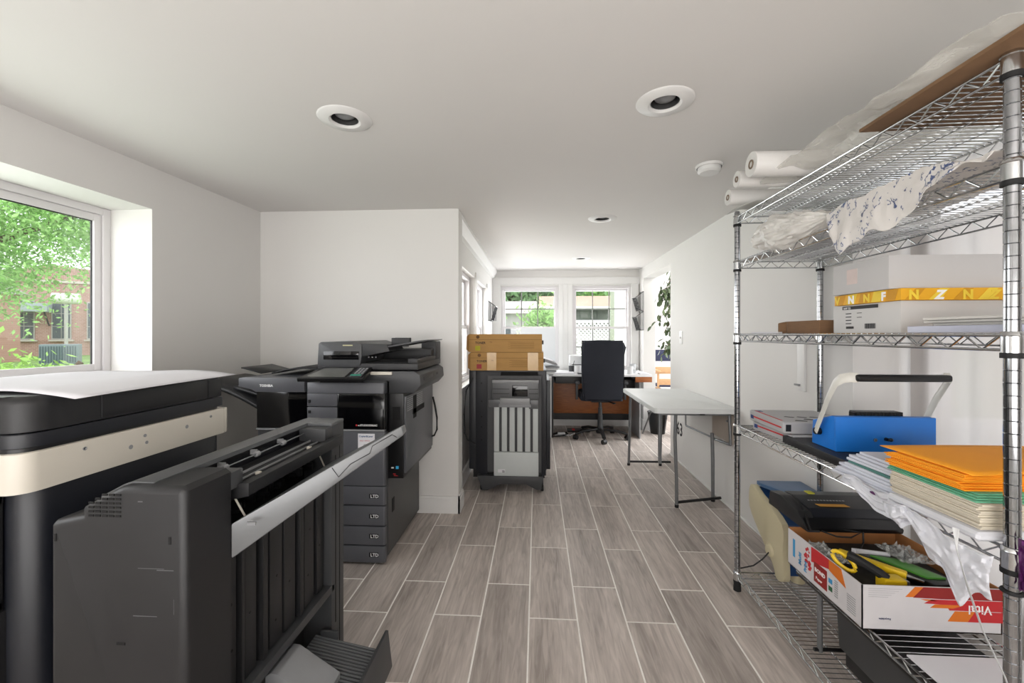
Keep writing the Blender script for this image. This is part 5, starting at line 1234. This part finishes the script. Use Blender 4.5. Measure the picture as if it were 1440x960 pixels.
for x in (1.80, 2.32):
    part(dc, 'back_post', MB().box(x-.015, x+.015, 6.74, 6.77, .42, 1.02, .003), wd_)
    part(dc, 'arm', MB().box(x-.03, x+.03, 6.32, 6.80, .66, .685, .004), wd_)
    part(dc, 'front_post', MB().box(x-.014, x+.014, 6.36, 6.39, .42, .66, .003), wd_)
    part(dc, 'foot_rail', MB().box(x-.015, x+.015, 6.30, 6.82, 0, .03, .003), wd_)
for y in (6.38, 6.76):
    part(dc, 'leg', MB().rod((1.80, y, .03), (2.32, y+.02, .44), .013), wd_); part(dc, 'leg', MB().rod((2.32, y+.022, .03), (1.80, y+.03, .44), .013), wd_)
part(dc, 'back_rail', MB().box(1.80, 2.32, 6.745, 6.76, .60, .71, .003), wd_)
part(dc, 'front_rail', MB().box(1.80, 2.32, 6.365, 6.38, .47, .56, .003), wd_)
part(dc, 'seat', MB().box(1.79, 2.33, 6.36, 6.78, .44, .455, .003), mat('navy_canvas', '#2b2f49', .8))
part(dc, 'back_band', MB().box(1.785, 2.335, 6.735, 6.742, .80, .98, .001), mat('navy_canvas', '#2b2f49', .8))
sc2 = thing('side_table', 'small pale wooden table beside the director chair in the side room', 'table', (2.45, 6.0, 0))
part(sc2, 'top', MB().box(1.98, 2.5, 5.85, 6.2, .50, .525, .003), wd_)
for x in (2.0, 2.48):
    for y in (5.87, 6.18): part(sc2, 'leg', MB().box(x-.015, x+.015, y-.015, y+.015, 0, .50, .002), wd_)

# ================= outdoors =================
grass = mat('grass', '#7fa35a', .9, var=.35, scale=2, bump=.6, bscale=40)
struct('ground', MB().box(-45, -2.35, -12, 5.4, .1, .30).box(-45, -9, 5.4, 45, .1, .30).box(-9, 40, 8.4, 45, -.35, -.30), grass)
def brickm(name, c1, c2, mort, sc_=4):
    m = D.materials.new(name); m.use_nodes = True; n = m.node_tree; b = n.nodes['Principled BSDF']
    t = n.nodes.new('ShaderNodeTexCoord'); mp = n.nodes.new('ShaderNodeMapping'); mp.inputs['Rotation'].default_value = (PI/2, 0, 0)
    bt = n.nodes.new('ShaderNodeTexBrick'); bt.inputs['Scale'].default_value = sc_; bt.inputs['Color1'].default_value = lin(c1); bt.inputs['Color2'].default_value = lin(c2); bt.inputs['Mortar'].default_value = lin(mort); bt.inputs['Mortar Size'].default_value = .012
    n.links.new(t.outputs['Object'], mp.inputs['Vector']); n.links.new(mp.outputs[0], bt.inputs['Vector']); n.links.new(bt.outputs['Color'], b.inputs['Base Color']); b.inputs['Roughness'].default_value = .9
    return m
brick = brickm('far_brick', '#a98478', '#b89388', '#cbbdb4')
# brick building: local frame, front faces viewer's left window
bA = math.radians(40)
bld = thing('brick_building', 'red brick building with tall windows beyond the left window', 'building', (-20.8, 16.8, .3), bA)
W_ = WM[bld.name]
def lp3(q): return q.rot(W_)
stone = mat('stone_pale', '#c8bfb6', .8)
part(bld, 'wall', lp3(MB().box(-9, 7, 0, 6, 0, 3.2)), brick)
part(bld, 'gable', lp3(MB().prism([(-3, 3.2), (7, 3.2), (4, 3.5), (.2, 3.9)], 0, 6, 'y')), brick)
part(bld, 'parapet', lp3(MB().box(-9.1, 7.1, -.08, 0, 3.14, 3.24)), stone)
gw = mat('far_glass', '#5e666b', .2); fwm = mat('far_frame', '#b9b7b2', .6)
for i in range(13):
    x = -7.2+i*1.08
    wn_ = part(bld, 'window', lp3(MB().box(x-.30, x+.30, -.05, .02, .70, 2.35)), fwm)
    for (a, b_) in ((-.26, -.015), (.015, .26)):
        for (c_, d_) in ((.75, 1.25), (1.28, 1.80), (1.83, 2.30)): part(wn_, 'pane', lp3(MB().box(x+a, x+b_, -.07, -.04, c_, d_)), gw)
    part(bld, 'sill', lp3(MB().box(x-.38, x+.38, -.12, 0, .62, .69)), stone)
ac = thing('air_conditioner', 'grey outdoor air conditioning unit on the grass before the brick building', 'air conditioner', (-14.6, 12.1, .3), bA)
W_ = WM[ac.name]
part(ac, 'case', lp3(MB().box(-.42, .42, -.25, .25, 0, .62, .02)), mat('ac_grey', '#7f8c90', .6))
q = MB()
for i in range(14): q.box(-.40+.057*i, -.375+.057*i, -.262, -.25, .06, .56)
part(ac, 'grille', lp3(q), mat('ac_dark', '#56646a', .6), kind='stuff')
lpst = thing('street_lamp', 'white cylinder street lamp outside the left window', 'lamp', (-16.7, 14.0, .3))
part(lpst, 'pole', MB().rod((-16.7, 14.0, .3), (-16.7, 14.0, 2.4), .05), fwm)
part(lpst, 'globe', MB().rod((-16.98, 13.8, 2.49), (-16.42, 14.2, 2.49), .19, seg=20), mat('lamp_white', '#e3e3df', .4))
bal = thing('awning', 'pale blue metal awning on brackets on the brick building', 'awning', (-20.8, 16.8, .3), bA)
W_ = WM[bal.name]
part(bal, 'canopy', lp3(MB().box(-1.2, .1, -.9, -.1, 1.85, 2.2, .02)), mat('awning_blue', '#a9b5b8', .6))
part(bal, 'bracket', lp3(MB().rod((-1.1, -.06, 1.3), (-1.1, -.8, 1.85), .03).rod((0, -.06, 1.3), (0, -.8, 1.85), .03)), grey)
# trees: own trunk + leaf cloud
def leafcloud(root, name, centres, n_, size, m, seed):
    random.seed(seed); V = []; Fc = []
    for i in range(n_):
        c, r = random.choice(centres)
        d = Vector([random.gauss(0, .5) for _ in range(3)]); p = Vector(c)+Vector((d.x*r[0], d.y*r[1], d.z*r[2]))
        a = Vector([random.uniform(-1, 1) for _ in range(3)]).normalized(); b_ = a.cross(Vector([random.uniform(-1, 1) for _ in range(3)])).normalized()
        s_ = size*random.uniform(.6, 1.3); k_ = len(V)
        V += [p-a*s_, p+b_*s_*.4, p+a*s_, p-b_*s_*.4]; Fc.append((k_, k_+1, k_+2, k_+3))
    me = D.meshes.new(name); me.from_pydata([tuple(v) for v in V], [], Fc); me.materials.append(m)
    o = D.objects.new(name, me); C.objects.link(o); o.parent = root; me.transform(WM[root.name].inverted()); o['kind'] = 'stuff'; return o
def leafmat(name, c):
    m = D.materials.new(name); m.use_nodes = True; n = m.node_tree; b = n.nodes['Principled BSDF']; b.inputs['Base Color'].default_value = lin(c); b.inputs['Roughness'].default_value = .5
    g_ = n.nodes.new('ShaderNodeNewGeometry'); h_ = n.nodes.new('ShaderNodeHueSaturation'); h_.inputs['Color'].default_value = lin(c)
    r_ = n.nodes.new('ShaderNodeMapRange'); r_.inputs['To Min'].default_value = .6; r_.inputs['To Max'].default_value = 1.35
    n.links.new(g_.outputs['Random Per Island'], r_.inputs['Value']); n.links.new(r_.outputs[0], h_.inputs['Value']); n.links.new(h_.outputs[0], b.inputs['Base Color'])
    t_ = n.nodes.new('ShaderNodeBsdfTranslucent'); n.links.new(h_.outputs[0], t_.inputs['Color']); mx = n.nodes.new('ShaderNodeMixShader'); mx.inputs['Fac'].default_value = .4
    n.links.new(b.outputs[0], mx.inputs[1]); n.links.new(t_.outputs[0], mx.inputs[2]); n.links.new(mx.outputs[0], n.nodes['Material Output'].inputs['Surface']); return m
gA = leafmat('tree_green', '#a3cc80'); gB = leafmat('tree_deep', '#86b078'); gC = leafmat('shrub_lime', '#b8dd80')
tr1 = thing('tree', 'large leafy green tree filling the upper left window', 'tree', (-8.3, 5.0, .3))
part(tr1, 'trunk', MB().tube([(-8.3, 5.0, .3), (-8.2, 5.1, 1.5), (-8.0, 5.4, 3.5), (-7.6, 6.0, 5)], .16, 10).tube([(-8.1, 5.2, 2.2), (-7.4, 6.6, 3.3), (-6.9, 7.6, 3.6)], .05, 6), bark)
leafcloud(tr1, 'foliage', [((-7.2, 6.9, 4.0), (2.0, 2.0, 1.1)), ((-7.6, 6.2, 3.0), (1.7, 1.7, .8)), ((-6.9, 7.2, 3.1), (1.4, 1.4, .6)), ((-8.3, 5.2, 3.4), (1.6, 1.9, 1.6)), ((-8.6, 5.6, 2.2), (1.2, .9, .7)), ((-6.4, 7.4, 3.5), (1, 1, .5))], 60000, .040, gA, 5)
tr2 = thing('tree', 'darker green tree behind the large leafy one in the left window', 'tree', (-12.5, 14.0, .3))
part(tr2, 'trunk', MB().tube([(-12.5, 14.0, .3), (-12.3, 14, 3), (-12, 14, 5)], .15, 10), bark)
leafcloud(tr2, 'foliage', [((-11.2, 13.6, 6.0), (2.6, 2.4, 1.6)), ((-10.6, 13.6, 4.9), (1.7, 1.5, .8))], 16000, .09, gB, 6)
sh = thing('shrub', 'lime green shrub low outside the left window', 'shrub', (-5.6, 4.2, .3))
part(sh, 'stems', MB().tube([(-5.6, 4.2, .3), (-5.5, 4.3, .4), (-5.3, 4.6, .9)], .03, 6).tube([(-5.6, 4.2, .3), (-5.8, 4.0, .5), (-5.9, 3.9, 1.1)], .03, 6), bark)
leafcloud(sh, 'foliage', [((-5.7, 4.1, .6), (.9, .6, .28)), ((-5.0, 4.5, .60), (.7, .5, .2)), ((-6.0, 3.7, 1.15), (.4, .3, .45))], 9000, .045, gC, 7)
gh = thing('gabled_house', 'small pale house with white gable beyond the tree in the left window', 'house', (-18.7, 12.3, .3))
part(gh, 'wall', MB().box(-20.2, -17.4, 11.2, 13.2, .3, 2.55), brickm('far_siding', '#b48d80', '#b99185', '#c2a59b'))
part(gh, 'roof', MB().prism([(11.0, 2.55), (13.4, 2.55), (12.2, 3.2)], -20.3, -17.3, 'x'), fwm)
# beyond the far windows
hs = thing('neighbour_house', 'pale house with a tan shingle roof beyond the right far window', 'house', (4, 19, -.3))
part(hs, 'wall', MB().box(.25, 14, 17.0, 22, -.3, 2.35), mat('house_pale', '#c6c4bd', .8))
part(hs, 'roof', MB().prism([(16.4, 2.25), (22.4, 2.25), (19.5, 2.98)], .1, 14.4, 'x'), mat('roof_tan', '#c0a08a', .9, var=.12, scale=8))
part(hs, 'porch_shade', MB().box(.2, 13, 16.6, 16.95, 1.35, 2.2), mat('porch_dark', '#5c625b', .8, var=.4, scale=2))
part(hs, 'gutter', MB().box(.1, 14.4, 16.35, 16.45, 2.18, 2.3), trim_m)
h2 = thing('neighbour_house', 'white low house behind the green shrub in the left far window', 'house', (-3, 22, -.3))
part(h2, 'wall', MB().box(-8, -.2, 20, 24, -.3, 2.3), mat('house_white', '#d6d3d2', .8))
part(h2, 'roof', MB().prism([(19.6, 2.2), (24.4, 2.2), (22, 2.95)], -8.3, .0, 'x'), mat('roof_grey', '#c3bcb8', .9))
part(h2, 'window', MB().box(-1.6, -.8, 19.97, 20.0, .7, 1.6), gw)
car = thing('parked_car', 'pale lavender parked car beyond the left far window', 'car', (-1.9, 15.5, -.3))
part(car, 'body', MB().prism([(-3.6, .0), (-3.6, .5), (-2.9, .62), (-2.5, 1.05), (-1.2, 1.05), (-.8, .62), (-.2, .5), (-.2, 0)], 14.6, 16.2, 'y', .04), mat('car_lavender', '#a9a8cf', .3))
part(car, 'window_band', MB().prism([(-2.75, .66), (-2.45, .98), (-1.25, .98), (-.95, .66)], 14.59, 16.21, 'y'), gw)
for x in (-2.9, -.9): part(car, 'wheel', MB().rod((x, 14.58, .0), (x, 14.8, .0), .30, seg=18), rubber)
for i, (x, y, z, r, m, n_, lab) in enumerate(((.15, 12.0, .75, (.65, .6, .95), gB, 2600, 'rounded green shrub in the middle of the left far window'), )):
    s_ = thing('shrub', lab, 'shrub', (x, y, -.3)); part(s_, 'stem', MB().rod((x, y, -.3), (x, y, .6), .05), bark)
    leafcloud(s_, 'foliage', [((x, y, z+.15), r), ((x, y, z+.65), (r[0]*.6, r[1]*.6, .5))], n_, .09, gA, 12)
tr3 = thing('tree', 'broad green tree above the houses in the far windows, on the left', 'tree', (-1.5, 26, -.3))
part(tr3, 'trunk', MB().rod((-1.5, 26, -.3), (-1.5, 26, 4), .25), bark)
leafcloud(tr3, 'foliage', [((-3.5, 26, 4.1), (3, 1.6, 1.3)), ((.5, 26, 4.3), (2, 1.6, 1.2))], 7000, .26, gB, 8)
tr4 = thing('tree', 'bright green tree above the tan roof in the right far window', 'tree', (6.5, 31, -.3))
part(tr4, 'trunk', MB().rod((6.5, 31, -.3), (6.5, 31, 4), .25), bark)
leafcloud(tr4, 'foliage', [((4.5, 31, 4.7), (3, 2, 1.2)), ((8.5, 31, 4.7), (3, 2, 1.2))], 5200, .27, gA, 9)
# porch post and lattice
pst = thing('porch_post', 'square pale post outside the right far window', 'post', (1.36, 7.6, -.3))
part(pst, 'shaft', MB().box(1.50, 1.66, 8.6, 8.76, -.3, 2.6, .004), mat('post_green', '#a3ab95', .6))
part(pst, 'base', MB().box(1.47, 1.69, 8.57, 8.79, -.3, -.1, .004), trim_m)
lt_ = thing('lattice_fence', 'white diagonal lattice fence outside the right far window', 'fence', (1.2, 9.5, -.3))
LYY = 9.5; lx0, lx1, lz0, lz1 = .75, 2.35, .75, 1.48
for i in range(-9, 22):
    for s_ in (1, -1):
        x = lx0+i*.085; pts = []
        # clip the diagonal slat to the panel
        hgt = lz1-lz0
        xa, za, xb, zb_ = (x, lz0, x+hgt, lz1) if s_ == 1 else (x+hgt, lz0, x, lz1)
        def cl(xa, za, xb, zb_):
            t0, t1 = 0, 1; dx = xb-xa
            for lo, sg in ((lx0, 1), (lx1, -1)):
                f0 = sg*(xa-lo); f1 = sg*(xb-lo)
                if f0 < 0 and f1 < 0: return None
                if f0 < 0: t0 = max(t0, f0/(f0-f1))
                elif f1 < 0: t1 = min(t1, f0/(f0-f1))
            if t1-t0 < .06: return None
            return (xa+dx*t0, za+(zb_-za)*t0, xa+dx*t1, za+(zb_-za)*t1)
        r_ = cl(xa, za, xb, zb_)
        if r_:
            a, b_ = Vector((r_[0], LYY+.01*s_, r_[1])), Vector((r_[2], LYY+.01*s_, r_[3])); d = (b_-a).normalized()*.0; nrm = Vector((-(b_-a).z, 0, (b_-a).x)).normalized()*.016
            part(lt_, 'slat', MB().prism([((a+nrm).x, (a+nrm).z), ((a-nrm).x, (a-nrm).z), ((b_-nrm).x, (b_-nrm).z), ((b_+nrm).x, (b_+nrm).z)], LYY+.01*s_-.004, LYY+.01*s_+.004, 'y'), trim_m, smooth=False)
part(lt_, 'rail', MB().box(lx0-.03, lx1+.03, LYY-.03, LYY+.03, lz1, lz1+.06).box(lx0-.03, lx1+.03, LYY-.03, LYY+.03, lz0-.06, lz0), trim_m)
for x in (lx0-.05, lx1+.05): part(lt_, 'fence_post', MB().box(x-.05, x+.05, LYY-.05, LYY+.05, -.3, 1.4, .004), trim_m)
